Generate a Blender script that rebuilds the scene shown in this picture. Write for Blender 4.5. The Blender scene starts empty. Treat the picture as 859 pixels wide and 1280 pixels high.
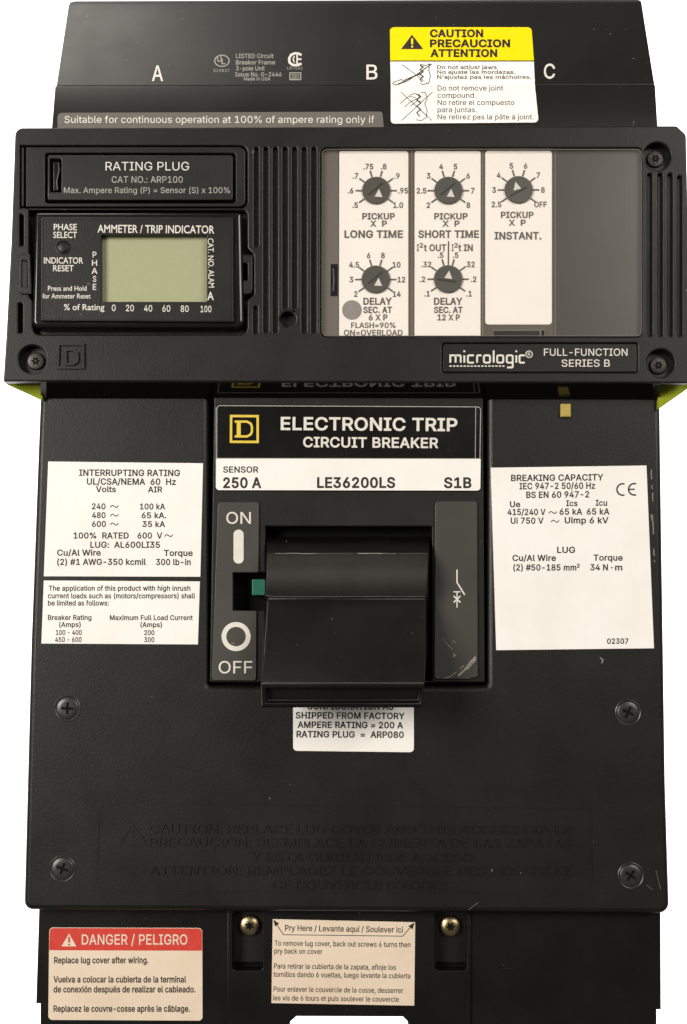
import bpy, bmesh, math, random
from mathutils import Vector, Matrix
from mathutils.geometry import delaunay_2d_cdt
random.seed(7)
scene = bpy.context.scene
COL = scene.collection

# ------------------------------------------------------------------ scale and camera
S = 0.00025                       # one device unit = 0.25 mm
F = 1600.0                        # focal length in units of the 859 x 1280 frame
D = 1600.0
TH = math.radians(5.4)            # camera looks slightly upward
ROLL = math.radians(0.42)
CAM = Vector((430.0, -640.0 - D * math.sin(TH), D * math.cos(TH)))      # X right, Y up, h out of the front
FWD = Vector((0, math.sin(TH), -math.cos(TH)))
R0 = Vector((1, 0, 0)); U0 = R0.cross(FWD)
RIGHT = R0 * math.cos(ROLL) - U0 * math.sin(ROLL)
UP = R0 * math.sin(ROLL) + U0 * math.cos(ROLL)
BASE_Y = -1290.0

def W(p):                          # device -> world (front faces -y, up is +z)
    return Vector(((p[0] - 430.0) * S, -p[2] * S, (p[1] - BASE_Y) * S))
def WD(v):
    return Vector((v[0], -v[2], v[1]))
def P(u, v, h):                    # place of a point seen at (u, v) that lies h in front of the cover
    d = FWD * F + RIGHT * (u - 429.5) - UP * (v - 640.0)
    t = (h - CAM.z) / d.z
    q = CAM + d * t
    return (q.x, q.y)

cam_data = bpy.data.cameras.new('camera')
cam_data.sensor_fit = 'VERTICAL'; cam_data.sensor_height = 36.0; cam_data.lens = 36.0 * F / 1280.0
cam_data.clip_start = 0.01; cam_data.clip_end = 50
cam = bpy.data.objects.new('camera', cam_data); COL.objects.link(cam)
r, u, b = WD(RIGHT), WD(UP), -WD(FWD)
cam.matrix_world = Matrix(((r.x, u.x, b.x, W(CAM).x), (r.y, u.y, b.y, W(CAM).y), (r.z, u.z, b.z, W(CAM).z), (0, 0, 0, 1)))
scene.camera = cam

# ------------------------------------------------------------------ world, lamps, exposure
wd = bpy.data.worlds.new('World'); scene.world = wd; wd.use_nodes = True
bg = wd.node_tree.nodes['Background']; bg.inputs['Color'].default_value = (1.0, .95, .87, 1); bg.inputs['Strength'].default_value = 0.13
scene.view_settings.view_transform = 'Standard'; scene.view_settings.look = 'None'
scene.view_settings.exposure = 0.0; scene.view_settings.gamma = 1.0; scene.view_settings.use_curve_mapping = False

def area(name, loc, target, sx, sy, power, color):
    l = bpy.data.lights.new(name, 'AREA'); l.shape = 'RECTANGLE'; l.size = sx; l.size_y = sy; l.energy = power; l.color = color
    o = bpy.data.objects.new(name, l); COL.objects.link(o); o.location = loc
    o.rotation_euler = (Vector(target) - Vector(loc)).to_track_quat('-Z', 'Y').to_euler()
    return o
WARM = (1.0, .942, .862)
area('key_lamp', (-0.85, -1.05, 0.40), (-.02, 0, 0.17), 0.5, 0.55, 18.5, WARM)
area('window_lamp', (-0.36, -0.03, 1.10), (-0.06, -.01, 0.28), 0.35, 0.35, 3.6, WARM)
area('fill_lamp', (0.95, -1.35, 0.80), (0, 0, 0.14), 0.8, 0.6, 15.0, WARM)  # added frontal fill from the right, no such lamp is seen
area('backdrop_lamp', (-1.15, 0.12, 0.2), (-1.15, 1.2, 0.2), 0.7, 2.4, 62.0, (1, 1, 1))
area('backdrop_lamp', (1.15, 0.12, 0.2), (1.15, 1.2, 0.2), 0.7, 2.4, 62.0, (1, 1, 1))

# ------------------------------------------------------------------ materials
def new_mat(name):
    m = bpy.data.materials.new(name); m.use_nodes = True
    nt = m.node_tree; return m, nt, nt.nodes['Principled BSDF']
def N(nt, t, **kw):
    n = nt.nodes.new(t)
    for k, v in kw.items():
        if k in n.inputs: n.inputs[k].default_value = v
        else: setattr(n, k, v)
    return n
def coords(nt):
    return N(nt, 'ShaderNodeTexCoord').outputs['Object']
def noise(nt, vec, scale, detail=3.0, rough=.55):
    n = N(nt, 'ShaderNodeTexNoise'); n.inputs['Scale'].default_value = scale; n.inputs['Detail'].default_value = detail; n.inputs['Roughness'].default_value = rough
    nt.links.new(vec, n.inputs['Vector']); return n.outputs['Fac']
def ramp(nt, fac, stops):
    n = N(nt, 'ShaderNodeValToRGB'); e = n.color_ramp.elements
    while len(e) < len(stops): e.new(.5)
    for q, (p, c) in zip(e, stops): q.position = p; q.color = (c[0], c[1], c[2], 1) if hasattr(c, '__len__') else (c, c, c, 1)
    nt.links.new(fac, n.inputs['Fac']); return n.outputs['Color']
def mix(nt, fac, a, b):
    n = N(nt, 'ShaderNodeMix', data_type='RGBA')
    nt.links.new(fac, n.inputs[0])
    for s, v in ((6, a), (7, b)):
        if hasattr(v, 'links'): nt.links.new(v, n.inputs[s])
        else: n.inputs[s].default_value = (*v, 1)
    return n.outputs[2]
def bump(nt, bs, fac, strength, dist):
    n = N(nt, 'ShaderNodeBump'); n.inputs['Strength'].default_value = strength; n.inputs['Distance'].default_value = dist
    nt.links.new(fac, n.inputs['Height']); nt.links.new(n.outputs['Normal'], bs.inputs['Normal'])

def plastic(name, c0, c1, r0, r1, spec=.5, grain=.25, dust=True):
    m, nt, bs = new_mat(name); v = coords(nt)
    big = noise(nt, v, 22, 4, .6)
    col = ramp(nt, big, ((.35, c0), (.7, c1)))
    if dust:
        specks = ramp(nt, noise(nt, v, 520, 2, .5), ((.735, 0), (.76, .8)))
        patch = ramp(nt, noise(nt, v, 30, 2), ((.5, 0), (.62, 1)))
        mu = N(nt, 'ShaderNodeMath', operation='MULTIPLY'); nt.links.new(specks, mu.inputs[0]); nt.links.new(patch, mu.inputs[1])
        col = mix(nt, mu.outputs[0], col, (.17, .16, .145))
        mp = N(nt, 'ShaderNodeMapping'); mp.inputs['Scale'].default_value = (60, 400, 900); mp.inputs['Rotation'].default_value = (0, .5, 0)
        nt.links.new(v, mp.inputs['Vector'])
        sc = ramp(nt, noise(nt, mp.outputs['Vector'], 1.0, 2), ((.77, 0), (.8, .45)))
        mu2 = N(nt, 'ShaderNodeMath', operation='MULTIPLY'); nt.links.new(sc, mu2.inputs[0]); nt.links.new(patch, mu2.inputs[1])
        col = mix(nt, mu2.outputs[0], col, (.10, .097, .09))
    nt.links.new(col, bs.inputs['Base Color'])
    rr = ramp(nt, noise(nt, v, 55, 5, .65), ((.3, r0), (.7, r1)))
    nt.links.new(rr, bs.inputs['Roughness'])
    bs.inputs['Specular IOR Level'].default_value = spec
    bump(nt, bs, noise(nt, v, 1500, 2), grain, .00008)
    return m
def paper(name, c, rough=.5, stain=.07):
    m, nt, bs = new_mat(name); v = coords(nt)
    d = tuple(x * (1 - stain * k) for x, k in zip(c, (1, 1.25, 1.6)))
    col = ramp(nt, noise(nt, v, 45, 4, .6), ((.4, c), (.75, d)))
    sp = ramp(nt, noise(nt, v, 420, 2, .5), ((.76, 0), (.79, .5)))
    nt.links.new(mix(nt, sp, col, tuple(x * .6 for x in c)), bs.inputs['Base Color'])
    bs.inputs['Roughness'].default_value = rough; bs.inputs['Specular IOR Level'].default_value = .3
    bump(nt, bs, noise(nt, v, 180, 3), .08, .0002)
    return m
def ink(name, c, rough=.5, fade=.0, spec=.3):
    m, nt, bs = new_mat(name); v = coords(nt)
    f = tuple(min(1, x + fade) for x in c)
    nt.links.new(ramp(nt, noise(nt, v, 600, 3), ((.4, c), (.8, f))), bs.inputs['Base Color'])
    bs.inputs['Roughness'].default_value = rough; bs.inputs['Specular IOR Level'].default_value = spec
    return m
def metal(name, c, rough):
    m, nt, bs = new_mat(name); v = coords(nt)
    nt.links.new(ramp(nt, noise(nt, v, 300, 4), ((.3, c), (.75, tuple(x * .45 for x in c)))), bs.inputs['Base Color'])
    bs.inputs['Metallic'].default_value = 1; bs.inputs['Roughness'].default_value = rough
    bump(nt, bs, noise(nt, v, 700, 3), .3, .0002)
    return m

M = dict(
    black=plastic('black_plastic', (.0056, .0053, .0042), (.0086, .0081, .0066), .37, .47, .34, .5),
    lug_black=plastic('deep_black_plastic', (.0030, .0029, .0025), (.0048, .0046, .0040), .36, .5, .22, .4),  # darker plastic of the lug cover
    mirror=plastic('polished_black_plastic', (.0040, .0039, .0034), (.0050, .0048, .0042), .05, .09, .5, .0, False),
    head=plastic('screw_head_black', (.013, .0125, .011), (.020, .019, .017), .3, .42, .6, .3, False),
    gloss=plastic('glossy_black_plastic', (.0040, .0039, .0034), (.0060, .0058, .0050), .14, .26, .5, .06),
    grip=plastic('handle_plastic', (.0028, .0027, .0023), (.0048, .0046, .0039), .32, .46, .30, .3),
    hub=plastic('dusty_hub_plastic', (.013, .0125, .010), (.024, .023, .0185), .4, .55, .4, .3),
    hood=plastic('hood_plastic', (.0055, .0053, .0043), (.0092, .0088, .0073), .38, .46, .40),
    rail=plastic('grey_legend_plastic', (.040, .0385, .033), (.050, .048, .042), .38, .5, .4, .15),
    strip=plastic('grey_strip_plastic', (.13, .118, .105), (.155, .143, .128), .4, .5, .3, .1, False),
    divider=plastic('light_panel_plastic', (.095, .086, .070), (.125, .113, .094), .3, .4, .25, .0, False),
    slot=ink('dial_slot', (.03, .029, .026), .6),
    panel=plastic('taupe_panel_plastic', (.055, .052, .044), (.066, .062, .053), .3, .36, .3, .0, False),
    well=ink('dark_well', (.003, .003, .003), .7, 0, .1),
    white=paper('white_label_paper', (.85, .83, .80)),
    bright=paper('lightened_label_paper', (.93, .91, .87)),  # white paper lightened to make up for the weaker light on the hood
    cream=paper('cream_label_paper', (.72, .60, .475), .5, .1),  # creamier, darker paper of the two lowest labels
    card=paper('white_dial_card', (.90, .86, .81), .45, .03),
    yellow=ink('caution_yellow', (.92, .68, .002), .6, .02, .03),
    red=ink('danger_red', (.56, .045, .03), .45, .02),
    logo=ink('logo_yellow', (.70, .50, .05), .45, .03),
    ink=ink('black_print', (.016, .014, .013), .5, .03),
    soft=ink('worn_print', (.055, .05, .045), .5, .05),
    dialink=ink('dial_print', (.10, .092, .083), .5, .05),
    print=ink('white_print', (.66, .63, .57), .5, .08),
    dim=ink('dim_print_and_highlight', (.33, .315, .285), .5, .1),
    grey=ink('grey_print', (.26, .235, .22), .5, .03),
    green=ink('green_flag', (.014, .155, .095), .4, .02),
    lime=ink('lime_background', (.25, .29, .015), .9, .04, .0),  # yellow-green of the leftover background, not a breaker part
    tab=ink('yellow_tab', (.40, .31, .06), .5, .05),
    lcd=ink('lcd_glass', (.355, .365, .222), .22, .015, .4),
    dial=plastic('grey_dial_plastic', (.062, .062, .054), (.085, .084, .075), .35, .45, .4, .05, False),
    steel=metal('dark_steel', (.085, .082, .074), .5),
    brass=metal('zinc_yellow_metal', (.48, .38, .21), .34),
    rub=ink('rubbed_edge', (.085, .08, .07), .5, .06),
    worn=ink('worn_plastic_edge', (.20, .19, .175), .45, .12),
)
m, nt, bs = new_mat('clear_cover')
tr = N(nt, 'ShaderNodeBsdfTransparent'); tr.inputs['Color'].default_value = (.985, .98, .975, 1)
gl = N(nt, 'ShaderNodeBsdfGlossy'); gl.inputs['Roughness'].default_value = .26
ms = N(nt, 'ShaderNodeMixShader'); ms.inputs[0].default_value = .025; nt.links.new(tr.outputs[0], ms.inputs[1]); nt.links.new(gl.outputs[0], ms.inputs[2])
nt.links.new(ms.outputs[0], nt.nodes['Material Output'].inputs['Surface']); M['clear'] = m
m, nt, bs = new_mat('backdrop_white'); bs.inputs['Base Color'].default_value = (.9, .9, .9, 1); bs.inputs['Roughness'].default_value = .9; M['backdrop'] = m

# ------------------------------------------------------------------ mesh building
def rrect(x0, y0, x1, y1, r=0, n=5):
    return rpoly([(x0, y0), (x1, y0), (x1, y1), (x0, y1)], r, n)
def rpoly(pts, r=0, n=5):                       # rounded corners; r may be a list
    out = []; k = len(pts); rs = r if isinstance(r, (list, tuple)) else [r] * k
    for i in range(k):
        a, p, c = Vector(pts[i - 1]), Vector(pts[i]), Vector(pts[(i + 1) % k]); rad = rs[i]
        if rad <= 0: out.append(tuple(p)); continue
        da, dc = (a - p).normalized(), (c - p).normalized()
        ang = da.angle(dc); cut = min(rad / math.tan(ang / 2), (a - p).length * .49, (c - p).length * .49)
        s, e = p + da * cut, p + dc * cut
        for j in range(n + 1):
            t = j / n
            out.append(tuple(s * (1 - t) ** 2 + p * 2 * t * (1 - t) + e * t * t) if abs(ang - math.pi / 2) > .4 else
                       tuple(p + da * cut * (1 - math.sin(t * math.pi / 2)) + dc * cut * (1 - math.cos(t * math.pi / 2))))
    return out
def circ(cx, cy, r, n=32, ry=None):
    return [(cx + r * math.cos(2 * math.pi * i / n), cy + (ry or r) * math.sin(2 * math.pi * i / n)) for i in range(n)]
def ccw(pts):
    a = sum(pts[i - 1][0] * pts[i][1] - pts[i][0] * pts[i - 1][1] for i in range(len(pts)))
    return list(pts) if a > 0 else list(reversed(pts))

def curve_mesh(cu):
    o = bpy.data.objects.new('curve_source', cu); COL.objects.link(o)
    dg = bpy.context.evaluated_depsgraph_get(); dg.update(); ev = o.evaluated_get(dg); me = ev.to_mesh()
    vs = [tuple(v.co) for v in me.vertices]; fs = [tuple(p.vertices) for p in me.polygons]
    ev.to_mesh_clear(); bpy.data.objects.remove(o); bpy.data.curves.remove(cu)
    return vs, fs
# letter outlines (advance | loops of x,y in thousandths)
OUTLINES = r'''
! 196|67,160 63,509 132,509 128,160|98,-4 81,-1 66,9 56,24 52,41 56,58 66,73 81,83 98,86 116,83 130,73 140,58 143,41 140,24 130,9 116,-1
" 321|78,318 70,509 136,509 128,318|193,318 185,509 250,509 243,318
# 440|242,0 326,509 377,509 294,0|10,140 19,192 400,192 391,140|64,0 147,509 198,509 115,0|40,316 49,368 429,368 421,316
% 676|175,283 146,286 121,297 101,314 86,335 78,360 75,388 75,412 78,440 87,464 101,486 121,503 146,513 175,517 206,513 230,503 250,486 264,464 273,440 276,412 276,388 273,360 264,335 250,314 230,297 205,286|175,327 198,332 212,346 221,365 223,388 223,412 213,454 198,468 175,473 153,468 138,454 130,435 127,412 127,388 130,365 138,346 153,332|501,-10 471,-6 446,5 426,21 412,43 403,68 400,95 400,120 403,147 412,172 427,194 447,210 471,221 501,225 531,221 556,210 576,194 590,172 598,147 601,120 601,95 598,68 589,43 575,21 555,5 531,-6|501,35 523,39 538,53 546,73 549,95 549,120 538,162 524,176 501,180 479,176 464,162 456,142 453,120 453,95 455,73 464,53 479,39|132,0 482,509 540,509 191,0
' 206|78,318 70,509 136,509 128,318
( 273|89,207 101,324 132,441 177,539 236,539 191,428 161,313 151,207 160,115 188,16 236,-96 177,-96 150,-46 128,4 111,55 99,106 92,156
) 273|37,-96 86,18 113,116 122,207 112,313 82,428 37,539 97,539 142,441 173,323 184,207 182,156 174,104 161,53 144,3 123,-47 97,-96
* 453|201,223 206,331 114,272 89,315 186,365 89,415 114,459 206,400 201,509 250,509 246,400 337,459 362,415 266,365 362,315 337,272 246,331 250,223
+ 453|198,34 198,364 255,364 255,34|61,172 61,226 391,226 391,172
, 188|38,-119 68,71 137,71 84,-119
- 453|337,244 337,188 114,188 114,244
. 188|95,-4 78,-1 63,9 53,24 50,41 53,59 63,73 78,83 95,87 113,83 128,73 138,59 141,41 138,24 128,9 113,-1
/ 249|235,533 71,-76 14,-76 178,533
0 453|227,-7 174,1 130,24 95,62 69,113 53,178 48,254 53,330 69,395 95,447 130,484 174,508 227,516 279,508 323,484 358,447 384,395 400,330 405,254 400,178 384,113 359,62 323,24 279,1|227,50 261,56 290,74 313,103 330,144 340,194 344,254 340,314 330,365 313,405 290,435 261,453 227,460 192,453 163,435 140,405 123,365 113,314 109,254 113,194 123,144 140,103 163,74 192,56
1 453|76,0 76,55 391,55 391,0|276,509 276,0 212,0 212,448 209,448 86,358 86,427 198,509
2 453|64,0 64,47 234,229 282,282 311,327 320,371 317,397 308,419 293,436 273,449 224,460 196,457 172,447 153,433 139,413 130,390 127,362 66,362 71,405 86,442 111,473 143,496 182,511 225,516 268,511 306,497 337,474 361,445 376,411 381,372 371,318 336,259 267,180 153,60 153,57 389,57 389,0
3 453|218,-7 173,-3 133,10 98,30 70,57 52,91 44,132 109,132 115,107 126,87 144,71 165,59 219,50 275,61 297,74 315,93 325,116 329,145 326,172 316,196 299,217 275,234 242,244 201,248 157,248 157,299 288,448 288,452 70,452 70,509 372,509 372,461 211,278 211,289 264,288 308,276 344,253 371,222 387,186 393,145 387,103 370,66 344,36 309,12 266,-2
4 453|40,105 40,158 247,509 311,509 109,166 109,163 413,163 413,105|282,0 282,121 282,146 282,318 343,318 343,0
5 453|221,-7 178,-2 140,11 108,32 83,60 66,93 60,130 122,130 127,108 138,89 173,60 221,50 250,53 276,64 298,82 314,104 324,131 328,162 324,193 314,221 297,244 275,262 248,273 218,277 167,268 128,246 67,253 96,509 366,509 366,452 151,452 134,301 136,301 178,325 229,334 263,330 294,321 321,306 345,285 364,260 379,231 388,199 391,163 385,117 369,76 343,41 309,15 268,-1
6 453|226,-7 182,-1 142,15 109,40 84,74 69,115 64,162 68,199 80,239 137,340 252,509 322,509 151,261 145,261 165,288 196,307 235,314 278,309 316,295 346,271 370,240 384,201 389,157 384,112 368,73 343,39 310,14 271,-2|226,48 254,52 279,63 299,79 314,101 324,128 327,157 324,187 314,213 299,235 279,251 254,262 226,265 198,262 174,252 153,235 138,214 128,188 125,158 128,128 138,102 153,79 174,63 198,52
7 453|97,0 323,448 323,452 62,452 62,509 391,509 391,449 165,0
8 453|226,-7 178,-2 136,11 101,33 74,62 57,96 52,135 55,166 65,195 81,220 101,241 125,256 153,265 153,267 119,282 93,308 76,342 70,380 75,417 90,450 114,477 146,498 184,511 226,516 269,511 306,498 337,477 361,450 377,417 382,380 376,342 359,308 333,282 300,267 300,265 327,256 351,241 372,220 387,195 397,166 401,135 395,96 378,62 352,33 317,11 275,-2|226,49 258,52 285,60 307,74 323,91 333,113 337,139 333,165 322,189 305,208 283,223 256,232 226,235 196,232 169,223 147,208 130,189 119,165 115,139 119,113 129,91 145,74 167,60 195,52|226,290 274,300 293,313 307,330 316,351 319,376 316,399 308,420 294,437 275,449 226,460 177,449 159,437 145,420 136,399 133,376 136,351 145,330 159,313 178,300
9 453|226,516 271,510 310,494 343,468 368,434 384,393 389,347 385,309 373,270 315,168 200,0 130,0 301,248 307,248 287,221 257,202 218,195 175,199 137,214 106,237 83,269 68,307 64,352 69,397 85,436 110,469 143,494 182,510|226,460 199,457 174,446 154,429 138,407 129,381 125,352 129,322 138,295 154,274 174,257 199,247 226,243 254,247 279,257 299,273 314,295 324,321 327,350 324,381 314,407 299,429 279,446 254,457
: 188|95,-4 78,-1 63,9 53,24 50,41 53,59 63,73 78,83 95,87 113,83 128,73 138,59 141,41 138,24 128,9 113,-1|95,271 78,274 63,284 53,299 50,316 53,334 63,349 78,359 95,362 113,359 128,349 138,334 141,316 138,299 128,284 113,274
= 453|72,245 72,301 381,301 381,245|72,97 72,153 381,153 381,97
A 480|16,0 201,509 276,509 463,0 395,0 287,302 264,372 232,478 245,478 213,371 191,302 85,0|110,142 110,199 370,199 370,142
B 456|60,0 60,509 241,509 289,504 329,491 359,469 381,442 394,410 398,374 395,344 387,320 356,286 315,267 315,262 339,257 363,245 385,227 402,203 414,173 418,136 413,100 400,67 377,39 344,18 301,4 247,0|125,57 245,57 296,63 330,80 349,105 355,137 352,161 342,184 327,203 306,218 279,228 248,231 125,231|125,285 238,285 288,296 308,309 323,326 333,348 336,372 330,403 313,429 283,446 240,452 125,452
C 510|267,-7 205,1 150,25 104,63 70,115 48,179 40,254 48,329 70,393 104,445 150,484 205,508 267,516 340,504 373,490 402,471 427,447 448,418 463,385 473,348 408,348 389,395 357,428 315,449 267,456 223,450 184,432 150,403 125,364 109,314 103,254 109,194 125,145 151,105 184,76 223,59 267,53 315,60 357,81 389,114 408,160 473,160 463,124 448,91 428,62 402,38 373,19 341,5 305,-4
D 502|219,0 96,0 96,57 215,57 272,63 318,81 354,110 379,149 394,198 399,255 394,312 379,361 354,399 320,428 275,446 221,452 93,452 93,509 225,509 294,501 353,478 399,441 433,391 455,329 462,255 455,181 433,119 398,68 351,31 291,8|125,509 125,0 60,0 60,509
E 419|60,0 60,509 372,509 372,452 125,452 125,286 355,286 355,229 125,229 125,57 375,57 375,0
F 410|60,0 60,509 369,509 369,452 125,452 125,278 346,278 346,221 125,221 125,0
G 520|269,-7 205,1 149,25 104,64 69,116 47,179 40,254 47,329 69,393 103,445 149,484 203,508 265,516 304,513 340,504 374,489 403,469 429,445 449,416 465,384 474,349 408,349 387,393 356,427 315,448 265,456 222,450 183,432 150,404 125,364 109,314 103,254 109,194 125,145 151,105 184,76 224,59 269,53 309,57 345,71 374,93 396,123 410,160 415,202 434,199 283,199 283,256 478,256 478,200 471,141 451,91 419,50 377,19 326,0
H 517|60,0 60,509 125,509 125,289 392,289 392,509 457,509 457,0 392,0 392,232 125,232 125,0
I 300|31,0 31,57 118,57 118,452 31,452 31,509 269,509 269,452 183,452 183,57 269,57 269,0
K 467|104,145 104,216 139,261 174,303 212,344 364,509 448,509 231,276 228,276|60,0 60,509 125,509 125,334 124,225 125,193 125,0|372,0 188,259 228,309 449,0
L 393|60,0 60,509 125,509 125,57 361,57 361,0
M 628|60,0 60,509 152,509 277,187 287,159 299,123 311,84 322,49 307,49 318,83 330,121 342,158 352,187 476,509 568,509 568,0 504,0 504,291 504,327 505,369 506,413 507,457 513,457 498,409 482,363 467,322 456,291 342,0 286,0 170,291 159,321 145,361 129,408 112,457 119,457 120,416 121,372 122,328 122,291 122,0
N 523|60,0 60,509 136,509 343,183 363,151 388,107 414,55 405,54 401,108 399,157 399,195 399,509 463,509 463,0 387,0 202,290 177,331 148,381 108,452 119,454 122,384 124,328 125,291 125,0
O 533|267,-7 205,1 150,25 105,63 70,115 48,179 40,254 48,329 70,393 105,445 150,484 205,508 267,516 329,508 384,484 429,445 464,393 486,329 493,254 486,179 464,115 429,63 384,25 329,1|267,53 310,59 349,76 383,105 408,144 425,194 430,254 425,314 408,365 383,404 349,433 310,450 267,456 223,450 184,433 151,404 125,364 109,314 103,254 109,194 125,144 151,105 184,76 223,59
P 445|60,0 60,509 235,509 289,503 332,487 366,462 390,430 404,391 409,348 404,304 390,265 366,233 332,207 289,191 235,186 109,186 109,242 233,242 269,246 297,256 318,272 333,294 342,319 344,348 342,376 333,402 318,423 297,439 268,449 232,452 125,452 125,0
R 449|60,0 60,509 236,509 290,504 333,489 367,465 390,433 405,395 409,352 405,309 390,271 367,240 333,217 289,203 236,198 96,198 96,255 234,255 269,258 298,267 319,281 334,300 342,324 345,352 342,380 334,405 319,425 298,440 269,449 233,452 125,452 125,0|353,0 230,229 303,229 428,0
S 447|224,-9 172,-4 128,9 91,31 64,60 46,96 38,137 104,137 110,110 123,88 142,71 166,59 224,49 257,52 286,60 311,74 329,92 341,114 346,139 342,161 332,179 296,205 245,222 184,239 128,260 86,289 60,326 52,372 58,413 75,448 102,476 138,498 180,511 227,516 275,511 316,498 351,476 377,449 394,415 401,378 337,378 326,412 302,437 267,453 225,459 194,456 167,448 145,435 129,418 118,398 115,376 119,352 131,334 169,308 212,293 264,279 312,264 359,238 395,198 405,171 408,139 403,99 386,64 360,34 323,11 278,-4
T 449|32,452 32,509 417,509 417,452 257,452 257,0 193,0 193,452
U 517|259,-8 203,-2 154,15 114,43 85,80 66,124 60,173 60,509 124,509 124,178 128,144 141,113 160,87 187,68 220,56 259,52 298,56 331,68 357,87 377,113 389,144 393,178 393,509 457,509 457,173 451,124 433,80 403,43 363,15 315,-2
V 480|204,0 16,509 84,509 192,206 215,137 248,31 235,31 267,138 290,206 395,509 463,509 278,0
W 686|155,0 16,509 82,509 163,196 175,145 187,94 197,40 189,40 200,94 211,145 224,196 306,509 380,509 462,196 474,145 486,94 497,40 488,40 499,94 510,145 523,196 603,509 670,509 530,0 455,0 368,323 351,391 336,475 350,475 335,395 318,323 230,0
X 474|18,0 217,284 217,236 29,509 104,509 178,400 204,361 223,329 243,292 232,292 252,329 272,361 298,400 374,509 446,509 259,239 259,287 456,0 382,0 292,129 268,165 250,195 230,231 244,231 225,196 206,166 182,129 91,0
Y 472|203,0 203,208 16,509 91,509 192,344 222,292 250,230 224,230 251,293 280,344 381,509 455,509 268,208 268,0
Z 438|42,0 42,46 273,385 306,431 341,476 348,454 285,452 223,452 40,452 40,509 397,509 397,462 169,129 134,81 97,33 90,54 152,57 214,57 399,57 399,0
a 389|160,-9 126,-5 94,5 68,22 48,45 35,73 30,108 34,138 43,161 58,179 78,193 125,211 178,220 234,227 265,235 273,243 276,255 276,257 267,297 240,322 196,331 149,322 118,301 100,274 41,291 57,322 79,346 104,364 133,375 194,384 239,379 286,360 306,343 322,320 333,290 337,251 337,0 277,0 277,52 272,52 252,25 215,1|170,45 202,49 228,59 248,74 263,93 272,115 276,138 276,190 259,182 231,176 200,171 175,168 134,159 103,139 95,124 92,105 102,72 130,52
b 424|229,-8 198,-5 172,4 138,31 118,59 112,59 112,0 53,0 53,509 114,509 114,319 118,319 137,346 171,373 197,381 229,384 274,378 313,361 345,332 370,293 385,245 390,189 385,133 370,84 346,45 313,16 274,-2|220,47 253,51 279,66 301,88 316,117 325,151 328,189 325,227 316,261 301,290 280,311 253,325 220,330 188,325 161,312 140,291 125,263 116,229 113,189 116,150 125,115 140,86 162,65 188,51
c 396|207,-8 159,-2 117,16 82,46 56,85 40,133 34,187 40,243 56,291 82,330 117,360 159,378 207,384 260,377 305,356 340,322 362,277 303,262 290,289 270,311 242,325 207,330 173,325 145,310 124,287 108,258 99,224 96,187 99,151 108,117 124,89 145,66 173,51 207,46 243,52 271,66 292,89 304,117 363,102 341,56 306,21 261,-1
d 424|195,-8 151,-2 111,16 79,45 55,84 39,133 34,189 39,245 55,293 79,332 112,361 151,378 196,384 228,381 253,373 287,346 306,319 311,319 311,509 372,509 372,0 313,0 313,59 307,59 287,31 252,4 227,-5|205,47 236,51 263,65 284,86 299,115 309,150 312,189 309,229 300,263 284,291 263,312 237,325 205,330 172,325 145,311 124,290 108,261 99,227 96,189 99,151 109,117 124,88 145,66 172,51
e 404|212,-8 161,-2 117,16 82,46 56,85 40,132 34,187 39,242 55,290 81,329 115,359 157,378 205,384 266,374 294,361 319,341 341,315 357,282 368,242 371,194 371,169 75,169 75,221 338,221 310,202 307,237 298,269 283,294 263,314 237,326 205,330 173,326 146,313 125,294 109,270 99,241 96,211 96,178 100,139 110,106 128,80 151,61 179,50 212,46 254,53 285,73 306,105 365,91 353,63 335,39 311,19 283,4 249,-5
f 254|228,379 228,327 6,327 6,379|81,0 81,432 84,461 96,486 113,505 135,519 187,530 222,527 243,521 227,468 215,472 195,474 171,470 154,460 145,443 142,419 142,0
g 425|207,-151 168,-148 134,-140 82,-110 51,-69 101,-41 122,-66 154,-88 207,-97 249,-92 282,-75 304,-47 311,-6 311,68 306,68 287,41 252,16 227,8 195,5 152,10 113,27 80,53 55,90 39,136 34,191 39,246 55,293 80,332 112,361 152,378 196,384 228,382 253,373 288,346 308,319 313,319 313,379 372,379 372,-9 367,-54 350,-90 324,-117 291,-136 251,-147|205,59 237,63 264,75 285,95 300,121 309,154 312,193 309,231 300,264 285,291 264,312 237,325 205,330 172,325 145,312 124,290 109,262 99,229 96,193 99,155 109,123 124,96 145,76 172,63
h 410|114,227 114,0 53,0 53,509 114,509 114,287 102,287 124,332 152,362 187,379 227,384 264,380 295,369 321,349 341,321 353,285 357,240 357,0 296,0 296,235 290,275 273,304 246,323 210,329 184,326 161,317 141,303 126,283 117,257
i 167|53,0 53,379 114,379 114,0|84,443 67,446 54,455 44,468 41,483 44,499 54,512 67,521 84,524 100,521 114,512 123,499 126,483 123,468 114,455 100,446
j 167|53,379 114,379 114,-30 111,-63 102,-90 86,-113 65,-129 37,-139 4,-143 -10,-143 -10,-87 2,-87 25,-83 40,-72 50,-54 53,-29|83,443 67,446 53,455 44,468 41,483 44,499 53,512 67,521 83,524 100,521 114,512 123,499 126,483 123,468 114,455 100,446
k 381|110,137 110,212 121,212 284,379 360,379 184,199 177,199|53,0 53,509 114,509 114,0|294,0 148,186 191,229 372,0
l 189|139,-2 101,3 74,20 58,47 53,84 53,509 114,509 114,99 120,62 130,54 146,52 160,53 170,54 181,3 162,-1
m 610|53,0 53,379 112,379 112,295 108,295 118,323 132,346 172,376 219,386 257,380 287,361 309,331 321,295 312,295 322,321 337,343 381,375 437,386 468,383 497,372 522,354 541,328 553,296 557,255 557,0 496,0 496,254 490,289 473,313 447,326 419,330 395,328 374,320 345,290 335,247 335,0 274,0 274,260 269,288 253,311 229,326 199,330 158,320 140,307 126,289 117,266 114,238 114,0
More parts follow.
